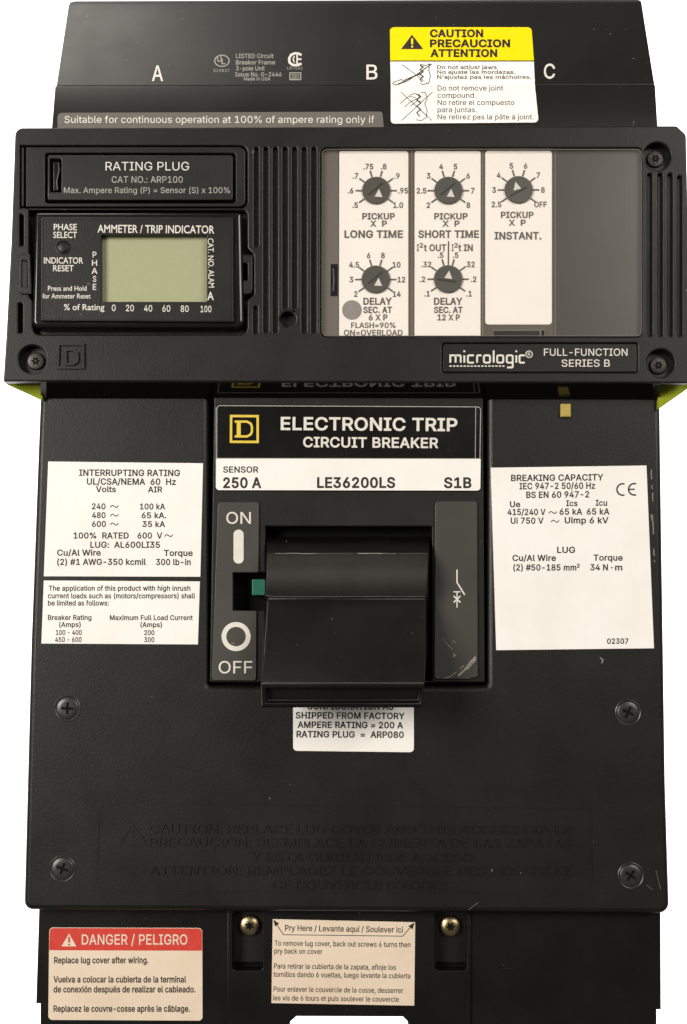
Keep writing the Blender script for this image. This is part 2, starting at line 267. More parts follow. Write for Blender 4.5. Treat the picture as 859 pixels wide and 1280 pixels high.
n 410|114,227 114,0 53,0 53,379 112,379 112,287 102,287 124,332 152,362 187,379 227,384 264,380 295,369 321,349 341,321 353,285 357,240 357,0 296,0 296,235 290,275 273,304 246,323 210,329 184,326 161,317 141,303 126,283 117,257
o 415|207,-8 159,-2 117,16 82,46 56,85 40,133 34,187 40,243 56,291 82,330 117,360 159,378 207,384 256,378 299,360 333,330 359,291 376,243 381,187 376,133 359,85 333,46 299,16 256,-2|207,46 242,51 270,66 292,89 307,117 316,151 319,187 316,224 307,258 292,287 270,310 242,325 207,330 173,325 145,310 124,287 108,258 99,224 96,187 99,151 108,117 124,89 145,66 173,51
p 424|53,-143 53,379 112,379 112,319 118,319 137,346 171,373 197,381 229,384 274,378 313,361 345,332 370,293 385,245 390,189 385,133 370,84 346,45 313,16 274,-2 229,-8 198,-5 173,4 138,31 118,59 114,59 114,-143|220,47 253,51 279,66 301,88 316,117 325,151 328,189 325,227 316,261 301,290 280,311 253,325 220,330 188,325 161,312 140,291 125,263 116,229 113,189 116,150 125,115 140,86 162,65 188,51
q 424|372,-143 311,-143 311,59 306,59 287,31 252,4 227,-5 195,-8 151,-2 111,16 79,45 55,84 39,133 34,189 39,245 55,293 79,332 112,361 151,378 196,384 228,381 253,373 287,346 307,319 313,319 313,379 372,379|205,47 236,51 263,65 284,86 299,115 309,150 312,189 309,229 300,263 284,291 263,312 237,325 205,330 172,325 145,311 124,290 108,261 99,227 96,189 99,151 109,117 124,88 145,66 172,51
r 259|53,0 53,379 112,379 112,321 115,321 130,347 152,367 181,380 213,385 229,384 243,384 243,322 230,324 207,326 182,323 159,315 140,301 126,284 117,262 114,237 114,0
s 365|182,-8 145,-5 112,3 84,18 62,38 45,63 36,94 94,107 105,79 124,60 150,49 181,45 217,50 244,62 262,81 268,103 265,121 254,136 237,147 212,155 149,170 104,186 72,208 53,237 47,274 51,305 65,332 87,354 115,370 149,381 187,384 223,381 254,372 279,358 299,339 324,290 268,277 258,298 243,316 219,328 187,333 156,329 131,317 114,299 109,277 112,258 124,243 172,223 229,209 275,194 306,171 325,142 331,107 326,75 312,47 290,24 260,6 223,-5
t 227|204,379 204,327 6,327 6,379|65,471 126,471 126,98 128,76 136,61 150,53 170,50 185,51 202,54 213,2 192,-3 168,-4 125,2 92,21 72,52 65,93
u 410|182,-5 146,-1 115,11 89,31 69,59 57,95 53,139 53,379 114,379 114,144 119,105 137,75 164,56 200,50 226,53 249,62 268,77 283,97 293,122 296,153 296,379 357,379 357,0 298,0 298,92 307,92 286,47 257,17 222,0
v 389|163,0 17,379 84,379 165,155 187,87 206,21 184,21 203,87 224,155 305,379 371,379 226,0
w 567|138,0 23,379 87,379 133,214 154,137 175,41 165,41 186,135 206,214 252,379 316,379 362,214 382,136 402,41 391,41 413,135 434,214 480,379 545,379 429,0 368,0 319,172 305,225 291,280 277,338 291,338 277,280 263,225 248,172 199,0
x 379|21,0 171,218 171,171 29,379 100,379 147,306 179,253 207,206 175,206 202,253 233,306 282,379 352,379 209,169 209,214 358,0 287,0 231,85 200,136 173,182 205,182 178,136 148,85 91,0
y 389|47,-139 61,-86 71,-87 104,-89 130,-74 151,-36 163,-1 17,379 84,379 165,155 187,87 206,21 184,21 202,87 224,155 305,379 371,379 204,-58 177,-107 139,-136 91,-145 65,-143
z 380|42,0 42,46 254,320 254,323 48,323 48,379 333,379 333,331 126,60 126,56 339,56 339,0
à 389|160,-9 126,-5 94,5 68,22 48,45 35,73 30,108 34,138 43,161 58,179 78,193 125,211 178,220 234,227 265,235 273,243 276,255 276,257 267,297 240,322 196,331 149,322 118,301 100,274 41,291 57,322 79,346 104,364 133,375 194,384 239,379 286,360 306,343 322,320 333,290 337,251 337,0 277,0 277,52 272,52 252,25 215,1|170,45 202,49 228,59 248,74 263,93 272,115 276,138 276,190 259,182 231,176 200,171 175,168 134,159 103,139 95,124 92,105 102,72 130,52|165,429 99,529 168,529 215,429
â 389|160,-9 126,-5 94,5 68,22 48,45 35,73 30,108 34,138 43,161 58,179 78,193 125,211 178,220 234,227 265,235 273,243 276,255 276,257 267,297 240,322 196,331 149,322 118,301 100,274 41,291 57,322 79,346 104,364 133,375 194,384 239,379 286,360 306,343 322,320 333,290 337,251 337,0 277,0 277,52 272,52 252,25 215,1|170,45 202,49 228,59 248,74 263,93 272,115 276,138 276,190 259,182 231,176 200,171 175,168 134,159 103,139 95,124 92,105 102,72 130,52|140,435 80,435 80,438 160,529 218,529 299,438 299,435 238,435 189,495
è 404|212,-8 161,-2 117,16 82,46 56,85 40,132 34,187 39,242 55,290 81,329 115,359 157,378 205,384 266,374 294,361 319,341 341,315 357,282 368,242 371,194 371,169 75,169 75,221 338,221 310,202 307,237 298,269 283,294 263,314 237,326 205,330 173,326 146,313 125,294 109,270 99,241 96,211 96,178 100,139 110,106 128,80 151,61 179,50 212,46 254,53 285,73 306,105 365,91 353,63 335,39 311,19 283,4 249,-5|180,429 114,529 182,529 230,429
é 404|212,-8 161,-2 117,16 82,46 56,85 40,132 34,187 39,242 55,290 81,329 115,359 157,378 205,384 266,374 294,361 319,341 341,315 357,282 368,242 371,194 371,169 75,169 75,221 338,221 310,202 307,237 298,269 283,294 263,314 237,326 205,330 173,326 146,313 125,294 109,270 99,241 96,211 96,178 100,139 110,106 128,80 151,61 179,50 212,46 254,53 285,73 306,105 365,91 353,63 335,39 311,19 283,4 249,-5|177,429 225,529 293,529 227,429
í 167|53,0 53,379 114,379 114,0|57,429 104,529 173,529 107,429
ó 415|207,-8 159,-2 117,16 82,46 56,85 40,133 34,187 40,243 56,291 82,330 117,360 159,378 207,384 256,378 299,360 333,330 359,291 376,243 381,187 376,133 359,85 333,46 299,16 256,-2|207,46 242,51 270,66 292,89 307,117 316,151 319,187 316,224 307,258 292,287 270,310 242,325 207,330 173,325 145,310 124,287 108,258 99,224 96,187 99,151 108,117 124,89 145,66 173,51|181,429 228,529 297,529 231,429
  188
'''
FONT = {}
for ln in OUTLINES.strip('\n').split('\n'):
    ch, rest = ln[0], ln[2:]
    q = rest.split('|')
    FONT[ch] = (int(q[0]) / 1000, [[tuple(int(k) / 1000 for k in p.split(',')) for p in lp.split()] for lp in q[1:]])
GLYPHS = {}
def glyph_curve(s, bold):                      # humanist face kept for the ammeter
    if True:
        cu = bpy.data.curves.new('lettering', 'FONT'); cu.body = s; cu.size = 1; cu.resolution_u = 3; cu.fill_mode = 'FRONT'; cu.offset = bold
        return cu
def glyph_tris(ch, bold):
    """one letter as triangles; overlapping loops are merged"""
    adv, loops = FONT[ch]
    if (ch, bold) in TRIS: return adv, TRIS[(ch, bold)]
    loops = [fatten(lp, bold * .75) for lp in loops]; vs = []; es = []
    for lp in loops:
        o = len(vs); n = len(lp); vs += [Vector(p) for p in lp]; es += [(o + i, o + (i + 1) % n) for i in range(n)]
    if not vs: TRIS[(ch, bold)] = ([], []); return adv, TRIS[(ch, bold)]
    ov, oe, of, *_ = delaunay_2d_cdt(vs, es, [], 0, 1e-5)
    def wind(px, py):
        w = 0
        for lp in loops:
            for i in range(len(lp)):
                x0, y0 = lp[i - 1]; x1, y1 = lp[i]
                if (y0 <= py) != (y1 <= py):
                    if (x0 + (py - y0) / (y1 - y0) * (x1 - x0)) > px: w += 1 if y1 > y0 else -1
        return w
    fs = [f for f in of if wind(sum(ov[i].x for i in f) / len(f), sum(ov[i].y for i in f) / len(f)) != 0]
    used = sorted({i for f in fs for i in f}); ix = {k: j for j, k in enumerate(used)}
    TRIS[(ch, bold)] = ([(ov[i].x, ov[i].y, 0) for i in used], [tuple(ix[i] for i in f) for f in fs])
    return adv, TRIS[(ch, bold)]
TRIS = {}
def word(s, bold):
    vs = []; fs = []; x = 0
    for ch in s:
        adv, (gv, gf) = glyph_tris(ch, bold); o = len(vs)
        vs += [(a + x, b_, 0) for a, b_, c in gv]; fs += [tuple(i + o for i in f) for f in gf]
        x += adv + bold * .6
    return vs, fs
def fatten(lp, d):
    # move every edge outward by d (outer loops run clockwise, counters the other way)
    out = []; n = len(lp)
    if not d: return lp
    for i in range(n):
        a, p, c = Vector(lp[i - 1]), Vector(lp[i]), Vector(lp[(i + 1) % n])
        e1, e2 = (p - a).normalized(), (c - p).normalized()
        n1, n2 = Vector((-e1.y, e1.x)), Vector((-e2.y, e2.x)); m = n1 + n2
        if m.length < .3: m = n1 + n2 + e1 * .5
        m.normalize(); k = d / max(.6, m.dot(n1)); out.append((p.x + m.x * k, p.y + m.y * k))
    return out
def glyphs(s, bold, face=0):
    if (s, bold, face) not in GLYPHS: GLYPHS[(s, bold, face)] = curve_mesh(glyph_curve(s, bold)) if face else word(s, bold)
    return GLYPHS[(s, bold, face)]
CAP = {}
def cap_h(face=0):
    if face not in CAP: CAP[face] = max(v[1] for v in glyphs('H', 0, face)[0])
    return CAP[face]

class MB:
    def __init__(self): self.v = []; self.f = []; self.m = []; self.mats = []
    def mi(self, m):
        if m not in self.mats: self.mats.append(m)
        return self.mats.index(m)
    def add(self, vs, fs, m):
        o = len(self.v); k = self.mi(m); self.v += [tuple(v) for v in vs]
        for f in fs: self.f.append(tuple(i + o for i in f)); self.m.append(k)
    # solid plate: outline (and holes) as seen at height ref, running straight back from h1 to h0
    def plate(self, pts, h0, h1, m, bev=1.0, holes=(), ref=None, res=2):
        ref = h1 if ref is None else ref
        cu = bpy.data.curves.new('outline', 'CURVE'); cu.dimensions = '2D'; cu.fill_mode = 'BOTH'
        bev = min(bev, (h1 - h0) * .45)
        cu.extrude = (h1 - h0) / 2 - bev; cu.bevel_depth = bev; cu.bevel_resolution = res; cu.offset = -bev
        for k, loop in enumerate((pts, *holes)):
            q = ccw([P(a, b_, ref) for a, b_ in loop])
            if k: q.reverse()
            sp = cu.splines.new('POLY'); sp.points.add(len(q) - 1); sp.use_cyclic_u = True
            for pt, c in zip(sp.points, q): pt.co = (c[0], c[1], 0, 1)
        vs, fs = curve_mesh(cu); mid = (h0 + h1) / 2
        self.add([(x, y, z + mid) for x, y, z in vs], fs, m)
    def flat(self, pts, h, m):
        q = ccw([P(a, b_, h) for a, b_ in pts]); self.add([(x, y, h) for x, y in q], [tuple(range(len(q)))], m)
    def ring(self, cx, cy, r0, r1, h, m, n=40, ry=1.0):
        vs = []
        for i in range(n):
            a = 2 * math.pi * i / n
            for rr in (r0, r1): vs.append((*P(cx + rr * math.cos(a), cy - rr * ry * math.sin(a), h), h))
        self.add(vs, [(2 * i, 2 * i + 1, (2 * i + 3) % (2 * n), (2 * i + 2) % (2 * n)) for i in range(n)], m)
    def stroke(self, pts, w, h, m, closed=False):
        n = len(pts); L = []; Rr = []
        for i, p in enumerate(pts):
            p = Vector(p)
            a = Vector(pts[i - 1]) if (i or closed) else None
            c = Vector(pts[(i + 1) % n]) if (i < n - 1 or closed) else None
            d1 = (p - a).normalized() if a is not None else None; d2 = (c - p).normalized() if c is not None else None
            d1 = d1 or d2; d2 = d2 or d1
            t = (d1 + d2); t = t.normalized() if t.length > .2 else d1
            nn = Vector((-t.y, t.x)); k = min(2.2, 1 / max(.45, abs(nn.dot(Vector((-d1.y, d1.x))))))
            L.append(p + nn * w / 2 * k); Rr.append(p - nn * w / 2 * k)
        vs = [(*P(q.x, q.y, h), h) for pr in zip(L, Rr) for q in pr]
        fs = [(2 * i, 2 * i + 1, (2 * i + 3) % (2 * n), (2 * i + 2) % (2 * n)) for i in range(n if closed else n - 1)]
        self.add(vs, fs, m)
    def text(self, s, x0, x1, yb, cap, h, m, bold=.0, y1=None, face=0):
        """lettering with its baseline from (x0, yb) to (x1, y1)"""
        self.text_line(s, (x0, yb), (x1, yb if y1 is None else y1), cap, h, m, bold, face)
    def text_line(self, s, a, b_, cap, h, m, bold=.0, face=0):
        vs, fs = glyphs(s, bold, face)
        if not vs: return
        lo = min(v[0] for v in vs); hi = max(v[0] for v in vs)
        A, B = Vector(a), Vector(b_); d = B - A; up = Vector((d.y, -d.x)).normalized()
        out = []
        for x, y, z in vs:
            q = A + d * ((x - lo) / (hi - lo)) + up * (y * cap / cap_h(face)); out.append((*P(q.x, q.y, h), h))
        self.add(out, fs, m)
    def ctext(self, s, cx, cy, cap, h, m, bold=.0, squeeze=1.0, face=0):
        vs, fs = glyphs(s, bold, face); lo = min(v[0] for v in vs); hi = max(v[0] for v in vs)
        w = (hi - lo) * cap / cap_h(face) * squeeze
        self.text(s, cx - w / 2, cx + w / 2, cy + cap / 2, cap, h, m, bold)
    # turned part: profile of (radius, height) about the axis seen at (cx, cy) at height ref
    def lathe(self, cx, cy, ref, prof, m, n=32):
        X, Y = P(cx, cy, ref); vs = []; fs = []
        for rr, hh in prof:
            for i in range(n):
                a = 2 * math.pi * i / n; vs.append((X + rr * math.cos(a), Y + rr * math.sin(a), hh))
        for j in range(len(prof) - 1):
            for i in range(n):
                k = (i + 1) % n; fs.append((j * n + i, j * n + k, (j + 1) * n + k, (j + 1) * n + i))
        fs.append(tuple(range((len(prof) - 1) * n, len(prof) * n)))
        self.add(vs, fs, m)
    def build(self, name, parent=None, origin=None, smooth=30):
        me = bpy.data.meshes.new(name)
        o = W(origin) if origin else Vector((0, 0, 0))
        pw = Vector(parent['at']) if parent is not None else Vector((0, 0, 0))
        cen = Vector((0, 0, 0))
        ws = [W(v) for v in self.v]
        for w in ws: cen += w
        cen /= max(1, len(ws))
        me.from_pydata([w - cen for w in ws], [], self.f)
        for k in self.mats: me.materials.append(M[k])
        me.polygons.foreach_set('material_index', self.m)
        me.update()
        if smooth:
            me.polygons.foreach_set('use_smooth', [True] * len(me.polygons)); me.set_sharp_from_angle(angle=math.radians(smooth))
        ob = bpy.data.objects.new(name, me); COL.objects.link(ob)
        if parent is not None: ob.parent = parent
        ob.location = cen - pw; AT[ob.name] = cen
        return ob
AT = {}
class _At: pass
def part(mb, name, parent, smooth=30):
    # the part's mesh has its origin at its own middle; location is relative to its parent
    me = bpy.data.meshes.new(name); ws = [W(v) for v in mb.v]
    lo = Vector([min(w[i] for w in ws) for i in range(3)]); hi = Vector([max(w[i] for w in ws) for i in range(3)]); cen = (lo + hi) / 2
    me.from_pydata([w - cen for w in ws], [], mb.f)
    for k in mb.mats: me.materials.append(M[k])
    me.polygons.foreach_set('material_index', mb.m); me.update()
    if smooth:
        me.polygons.foreach_set('use_smooth', [True] * len(me.polygons)); me.set_sharp_from_angle(angle=math.radians(smooth))
    ob = bpy.data.objects.new(name, me); COL.objects.link(ob)
    ob.parent = parent; ob.location = cen - AT[parent]; AT[ob] = cen
    return ob

# ------------------------------------------------------------------ setting
me = bpy.data.meshes.new('backdrop')
me.from_pydata([(-5, 1.15, -4), (5, 1.15, -4), (5, 1.15, 5), (-5, 1.15, 5)], [], [(0, 1, 2, 3)]); me.materials.append(M['backdrop'])
bd = bpy.data.objects.new('backdrop', me); COL.objects.link(bd); bd['kind'] = 'structure'

# ------------------------------------------------------------------ the breaker
root = bpy.data.objects.new('circuit_breaker', None); COL.objects.link(root); root.location = (0, 0, 0); root.empty_display_size = .05
root['label'] = 'large black moulded case circuit breaker with white rating labels, dial panel and wide toggle handle'
root['category'] = 'circuit breaker'
AT[root] = Vector((0, 0, 0))

# -- deep body behind everything
b = MB(); b.plate(rpoly([(72, 140), (806, 140), (806, 1205), (66, 1205)], 8), -330, -40, 'black', 3, ref=-40); part(b, 'case_base', root)

# -- upper housing: a sill, then a face that slopes back
def plane_h(u, v, A, B):
    # ray through (u, v) meets the plane that holds A and B (v, h at u = 430) and runs along X
    (ya, ha), (yb, hb) = ((P(430, q[0], q[1])[1], q[1]) for q in (A, B))
    k = (hb - ha) / (yb - ya)                    # h = ha + k (Y - ya)
    d = FWD * F + RIGHT * (u - 429.5) - UP * (v - 640.0)
    t = (ha + k * (CAM.y - ya) - CAM.z) / (d.z - k * d.y)
    return CAM.z + d.z * t
UPPER, SILL = ((4, -92), (107.5, -12.5)), ((107.5, -12), (190, 4))
def hood_h(v, u=430):
    return plane_h(u, v, *(UPPER if v < 107.5 else SILL))
b = MB()
def loft(mb, rows, mat, back):
    vs = []; fs = []; n = len(rows)
    for (uL, vL, uR, vR, sink, key) in rows:
        for u_, v_ in ((uL, vL), (uR, vR)):
            h = plane_h(u_, v_, *key) - sink; vs.append((*P(u_, v_, h), h))
    for i in range(n - 1): fs.append((2 * i + 2, 2 * i + 3, 2 * i + 1, 2 * i))
    o = len(vs); vs += [(x, y, back) for x, y, h in vs]
    for i in range(n - 1):
        fs.append((2 * i, o + 2 * i, o + 2 * i + 2, 2 * i + 2)); fs.append((2 * i + 1, 2 * i + 3, o + 2 * i + 3, o + 2 * i + 1))
    fs.append((0, 1, o + 1, o)); e = 2 * (n - 1); fs.append((e + 1, e, o + e, o + e + 1))
    fs += [(o + 2 * i, o + 2 * i + 1, o + 2 * i + 3, o + 2 * i + 2) for i in range(n - 1)]
    mb.add(vs, fs, mat)
loft(b, [(94, 1.5, 796, -1, 7, UPPER), (88, 3, 801, 1, 2.5, UPPER), (86, 7, 802, 4, 0, UPPER), (71, 106.5, 818, 104.8, 0, UPPER), (70.5, 107.6, 818.4, 106.2, 1, UPPER)], 'hood', -260)
loft(b, [(69.8, 108, 818.6, 106.6, 1.2, SILL), (69.2, 109, 819, 107.6, 0, SILL), (65, 160, 822, 158, 0, SILL), (64, 190, 823, 188, 0, SILL)], 'hood', -230)
def slope_text(mb, s, x0, x1, yb, cap, mat, bold=0):
    vs, fs = glyphs(s, bold); lo = min(v[0] for v in vs); hi = max(v[0] for v in vs); out = []
    for x, y, z in vs:
        uu = x0 + (x1 - x0) * (x - lo) / (hi - lo); vv = yb - y * cap / cap_h(); h = hood_h(vv, uu) + .5
        out.append((*P(uu, vv, h), h))
    mb.add(out, fs, mat)
def slope_stroke(mb, pts, w, mat, closed=False):
    n = len(pts); k0 = len(mb.v); mb.stroke(pts, w, 0, mat, closed)
    # re-seat on the slope: redo the stroke point by point at the slope's height
    seat = []
    for (X, Y, h) in mb.v[k0:]:
        uu, vv = proj(X, Y, h); hh = hood_h(vv, uu) + .5; seat.append((*P(uu, vv, hh), hh))
    mb.v[k0:] = seat
def proj(X, Y, h):
    q = Vector((X, Y, h)) - CAM; z = q.dot(FWD)
    return 429.5 + F * q.dot(RIGHT) / z, 640 - F * q.dot(UP) / z
slope_text(b, 'A', 190, 204, 101, 19, 'print', .01)
slope_text(b, 'B', 458, 472, 99, 18, 'print', .012)
slope_text(b, 'C', 680, 694, 98, 18, 'print', .012)
for i, (s, x0, x1, yb) in enumerate((('LISTED Circuit', 295, 342, 72.5), ('Breaker Frame', 295, 344, 80.5), ('3-pole Unit', 295, 331, 88), ('Issue No. G-2446', 294, 352, 95.5), ('Made in USA', 305, 338, 100.5))):
    slope_text(b, s, x0, x1, yb, 5.2 if i < 4 else 4, 'dim', .012)
slope_stroke(b, circ(277.5, 76, 9, 28, 7), 1.3, 'dim', True)
slope_text(b, 'U', 271.5, 277, 77, 6.5, 'dim', .02); slope_text(b, 'L', 277, 282, 80, 6.5, 'dim', .02)
slope_text(b, '519837', 267, 287, 90, 3.6, 'dim')
slope_stroke(b, [(377, 69), (373.5, 67), (369, 66.5), (364, 68.5), (361.5, 73), (362, 78), (365.5, 81), (371, 81.5), (377, 79.5)], 3, 'print')
slope_stroke(b, [(368, 70), (366.5, 74), (368, 78)], 1.6, 'print'); slope_stroke(b, [(371.5, 67), (371.5, 81)], 2, 'print'); slope_stroke(b, [(372, 74), (377, 74)], 2, 'print')
slope_text(b, 'LR7031', 359, 378.5, 87, 3.6, 'dim')
slope_stroke(b, [(362.5, 91), (376, 91), (376, 99.5), (362.5, 99.5)], 1.3, 'dim', True); slope_text(b, 'ISO', 364.5, 374, 98, 5.2, 'dim', .02)
hood = part(b, 'upper_housing', root)

# -- grey notice strip on the sill
def on_slope(mb, pts, lift, mat, thick=1.0):
    q = [(*P(a, c, hood_h(c, a) + lift), hood_h(c, a) + lift) for a, c in pts]; n = len(q)
    qb = [(*P(a, c, hood_h(c, a) + lift), hood_h(c, a) + lift - thick) for a, c in pts]
    mb.add(q + qb, [tuple(range(n - 1, -1, -1))] + [(i, (i + 1) % n, n + (i + 1) % n, n + i) for i in range(n)], mat)
b = MB()
on_slope(b, rpoly([(72, 141), (478, 139.5), (480, 160), (72, 160)], [6, 3, 0, 0]), 1, 'strip', 1.5)
k = len(b.v); slope_text(b, 'Suitable for continuous operation at 100% of ampere rating only if', 81, 468, 154, 8.6, 'print', .005)
b.v[k:] = [(x, y, h + 1) for x, y, h in b.v[k:]]
part(b, 'notice_strip', hood)

# -- caution label, bent over the edge between the two faces
b = MB()
on_slope(b, rpoly([(487.5, 34), (664.5, 34), (667.5, 75.5), (488, 75.5)], [5, 5, 0, 0]), 1, 'yellow', 1.5)
on_slope(b, [(488, 77), (667.5, 77), (668.8, 107.4), (488.6, 107.4)], 1, 'bright', 1.5)
on_slope(b, [(488, 75.5), (667.5, 75.5), (667.5, 77), (488, 77)], 1, 'ink', 1.5)
on_slope(b, rpoly([(488.6, 107.6), (668.8, 107.6), (673.5, 153), (488.5, 154.5)], [0, 0, 5, 5]), 1.2, 'bright', 1.5)
k = len(b.v)
for s, x0, x1, yb in (('CAUTION', 537.5, 604, 46.3), ('PRECAUCION', 537.5, 637.5, 58.8), ('ATTENTION', 538, 621.5, 71)):
    slope_text(b, s, x0, x1, yb, 8.8, 'ink', .042)
for s, x0, x1, yb in (('Do not adjust jaws.', 546.5, 623, 86.5), ('No ajuste las mordazas.', 546.5, 644, 92.5), ("N'ajustez pas les mâchoires.", 546.5, 664, 98.8)):
    slope_text(b, s, x0, x1, yb, 4.6, 'soft', .01)
for s, x0, x1, yb in (('Do not remove joint', 547, 629, 113.5), ('compound.', 547, 595, 122.5), ('No retire el compuesto', 547, 643, 131.5), ('para juntas.', 547, 596, 140.5), ('Ne retirez pas la pâte à joint.', 547, 667, 149.5)):
    slope_text(b, s, x0, x1, yb, 6.3, 'soft', .008)
# warning triangle
tri = [(515, 43.5), (501.5, 61.5), (529, 61.5)]
q = [(*P(a, c, hood_h(c, a) + .5), hood_h(c, a) + .5) for a, c in tri]; b.add(q, [(0, 1, 2)], 'ink')
kk = len(b.v); slope_stroke(b, [(515.2, 48.5), (515.2, 56)], 2.4, 'yellow'); slope_stroke(b, [(515.2, 57.6), (515.2, 60)], 2.4, 'yellow')
b.v[kk:] = [(x, y, h + .5) for x, y, h in b.v[kk:]]
# pictograms: screwdriver at the jaws, fingers at the joint, both struck out
def line(pts, w=.9): slope_stroke(b, pts, w, 'soft')
line([(503, 81), (540, 109)]); line([(540, 80), (510, 101), (497, 106)], 1.1)
line([(492, 103), (502, 99.5), (505, 102), (494, 106.5), (491, 105), (492, 103)]); line([(505, 101), (526, 92)], 1.6)
line([(525, 81), (533, 82), (537, 80), (536, 88), (538, 95), (536, 104), (528, 106), (525, 104)])
line([(525, 82), (529, 84), (525, 87), (529, 90), (525, 93), (529, 96), (525, 99), (528, 103)], 1.4)
line([(501, 115), (540, 151)]); line([(541, 115), (502, 151)])
line([(500, 130), (513, 119), (518, 117), (525, 119), (523, 123), (514, 127), (506, 134)]); line([(512, 121), (520, 122)]); line([(513, 133), (522, 126), (526, 127)])
line([(526, 116), (532, 116), (534, 124), (531, 130), (534, 138), (533, 147), (527, 151), (520, 150)])
line([(521, 118), (526, 121), (521, 125), (526, 129), (521, 133), (526, 137), (521, 141), (525, 146)], 1.4)
b.v[k:] = [(x, y, h + (.8 if i >= 0 else 0)) for i, (x, y, h) in enumerate(b.v[k:])]
part(b, 'caution_label', hood)

# ------------------------------------------------------------------ front cover with its opening for the centre block
b = MB()
cover_out = rpoly([(51, 462), (825.5, 462), (828, 640), (833, 980), (838, 1142.5), (29, 1138), (38, 800), (47, 560)], [0, 0, 0, 0, 13, 11, 0, 0], 7)
b.plate(cover_out, -110, 0, 'black', 7, holes=[rrect(261, 480, 609, 857, 3)], res=3)
b.plate(rrect(255, 475, 615, 862), -60, -30, 'well', 0.5)
for y in (1140.0,): pass
# moulded frame line and raised lettering near the foot of the cover
def raised(mb, s, x0, x1, yb, cap, y1=None): mb.text(s, x0, x1, yb, cap, .55, 'black', .0, y1)
def emboss(mb, s, x0, x1, yb, cap, h0, h1, mat, bold=0.0, y1=None):
    """solid raised lettering"""
    gv, gf = word(s, bold); lo = min(v[0] for v in gv); hi = max(v[0] for v in gv); n = len(gv)
    def at(x, y, h):
        t = (x - lo) / (hi - lo); return (*P(x0 + (x1 - x0) * t, yb + ((y1 or yb) - yb) * t - y * cap / cap_h(), h1), h)
    vs = [at(x, y, h1) for x, y, z in gv] + [at(x, y, h0) for x, y, z in gv]
    seen = {}
    for f in gf:
        for i in range(len(f)): seen[(f[i], f[(i + 1) % len(f)])] = 1
    walls = [(a_, c_, c_ + n, a_ + n) for a_, c_ in seen if (c_, a_) not in seen]
    mb.add(vs, list(gf) + walls, mat)
for s, x0, x1, y in (('CAUTION: REPLACE LUG COVER AND THIS ACCESS COVER', 187, 716, 1041.5), ('PRECAUCION: REEMPLACE LA CUBIERTA DE LAS ZAPATAS', 187, 716, 1058.5),
                     ('Y ESTA CUBIERTA DE ACCESO', 314, 590, 1076.5), ('ATTENTION: REMPLACEZ LE COUVERCLE DES COSSES ET', 187, 716, 1093.5), ("CE COUVERCLE D'ACCES", 341, 560, 1111.5)):
    emboss(b, s, x0, x1, y, 11, -.5, 1.4, 'black', 0, y + 1)
def ridge(mb, pts, w, h0, h1, mat, closed=True):
    k = len(mb.v); mb.stroke(pts, w, h1, mat, closed); kf = len(mb.f)
    n = len(pts); base = len(mb.v)
    mb.v += [(x, y, h0) for x, y, h in mb.v[k:base]]
    mm = mb.mi(mat)
    for i in range(n if closed else n - 1):
        j = (i + 1) % n
        for s in (0, 1):
            a, c = k + 2 * i + s, k + 2 * j + s; mb.f.append((a, c, c + base - k, a + base - k)); mb.m.append(mm)
ridge(b, [(165, 1030), (149, 1056), (183, 1056)], 2.2, -.5, 1.0, 'black')
ridge(b, rpoly([(124, 1004), (739, 1010), (740, 1117), (121, 1113)], 9), 1.6, -.5, .6, 'black')
ridge(b, [(166, 1038), (166, 1047)], 2, -.5, 1.0, 'black', False)
# rubbed edge by the right label, nicks
for x, y0, y1, w in ((814.5, 587, 599, 1.2), (815.3, 606, 611, 1), (816, 616, 627, 1.1), (815, 643, 651, 2.2), (816.5, 645, 668, 1.3), (817.8, 686, 695, 1.2), (818, 700, 703, .8)):
    b.stroke([(x + random.uniform(-.5, .5), y0), (x + random.uniform(-.6, .6), (y0 + y1) / 2), (x + .4, y1)], w, .25, 'worn')
b.stroke([(820, 1088), (823, 1100), (826, 1112)], .8, .25, 'rub'); b.stroke([(808, 1106), (816, 1112)], .7, .25, 'rub')
b.stroke([(586, 1137), (598, 1128)], .8, .25, 'rub'); b.stroke([(750, 822), (754, 825), (752, 829)], 1.4, .25, 'worn')
cover = part(b, 'front_cover', root)

def cross_screw(cx, cy, rot):
    b = MB(); b.lathe(cx, cy, 0, [(16, -3), (16, .5), (15.2, .9), (14.2, .4), (13.7, -1.2), (13.3, -1.2), (13.2, .5), (12.4, 1.0), (7, 1.25)], 'head', 40)
    pts = []
    for k in range(4):                              # cross recess with flared arms
        a = rot + k * math.pi / 2
        for r_, da in ((2.4, -math.pi / 4), (7.2, -.24), (7.6, .0), (7.2, .24)):
            pts.append((cx + r_ * math.cos(a + da), cy + r_ * math.sin(a + da)))
    b.flat(pts, 1.5, 'well')
    q = [(cx + (x - cx) * 1.12, cy + (y - cy) * 1.12) for x, y in pts]
    ridge(b, q, .5, 1.0, 1.55, 'head')
    return b
for cx, cy, ro in ((84.4, 885.5, .05), (78.2, 1086, .35), (785.3, 890.5, .45), (788.6, 1094.5, .6)):
    part(cross_screw(cx, cy, ro), 'cover_screw', cover)

def label_part(name, parent, corners, h, base, lines, r=0, mat='ink', extra=None, bold=.026, cap=None):
    b = MB(); b.plate(rpoly(corners, r), h - 1.5, h, base, .2, res=0)
    for L in lines:
        s, x0, x1, yb, cp = L[:5]; b.text(s, x0, x1, yb, cp, h + .25, L[7] if len(L) > 7 else mat, L[6] if len(L) > 6 else bold, L[5] if len(L) > 5 else None)
    if extra: extra(b)
    return part(b, name, parent)

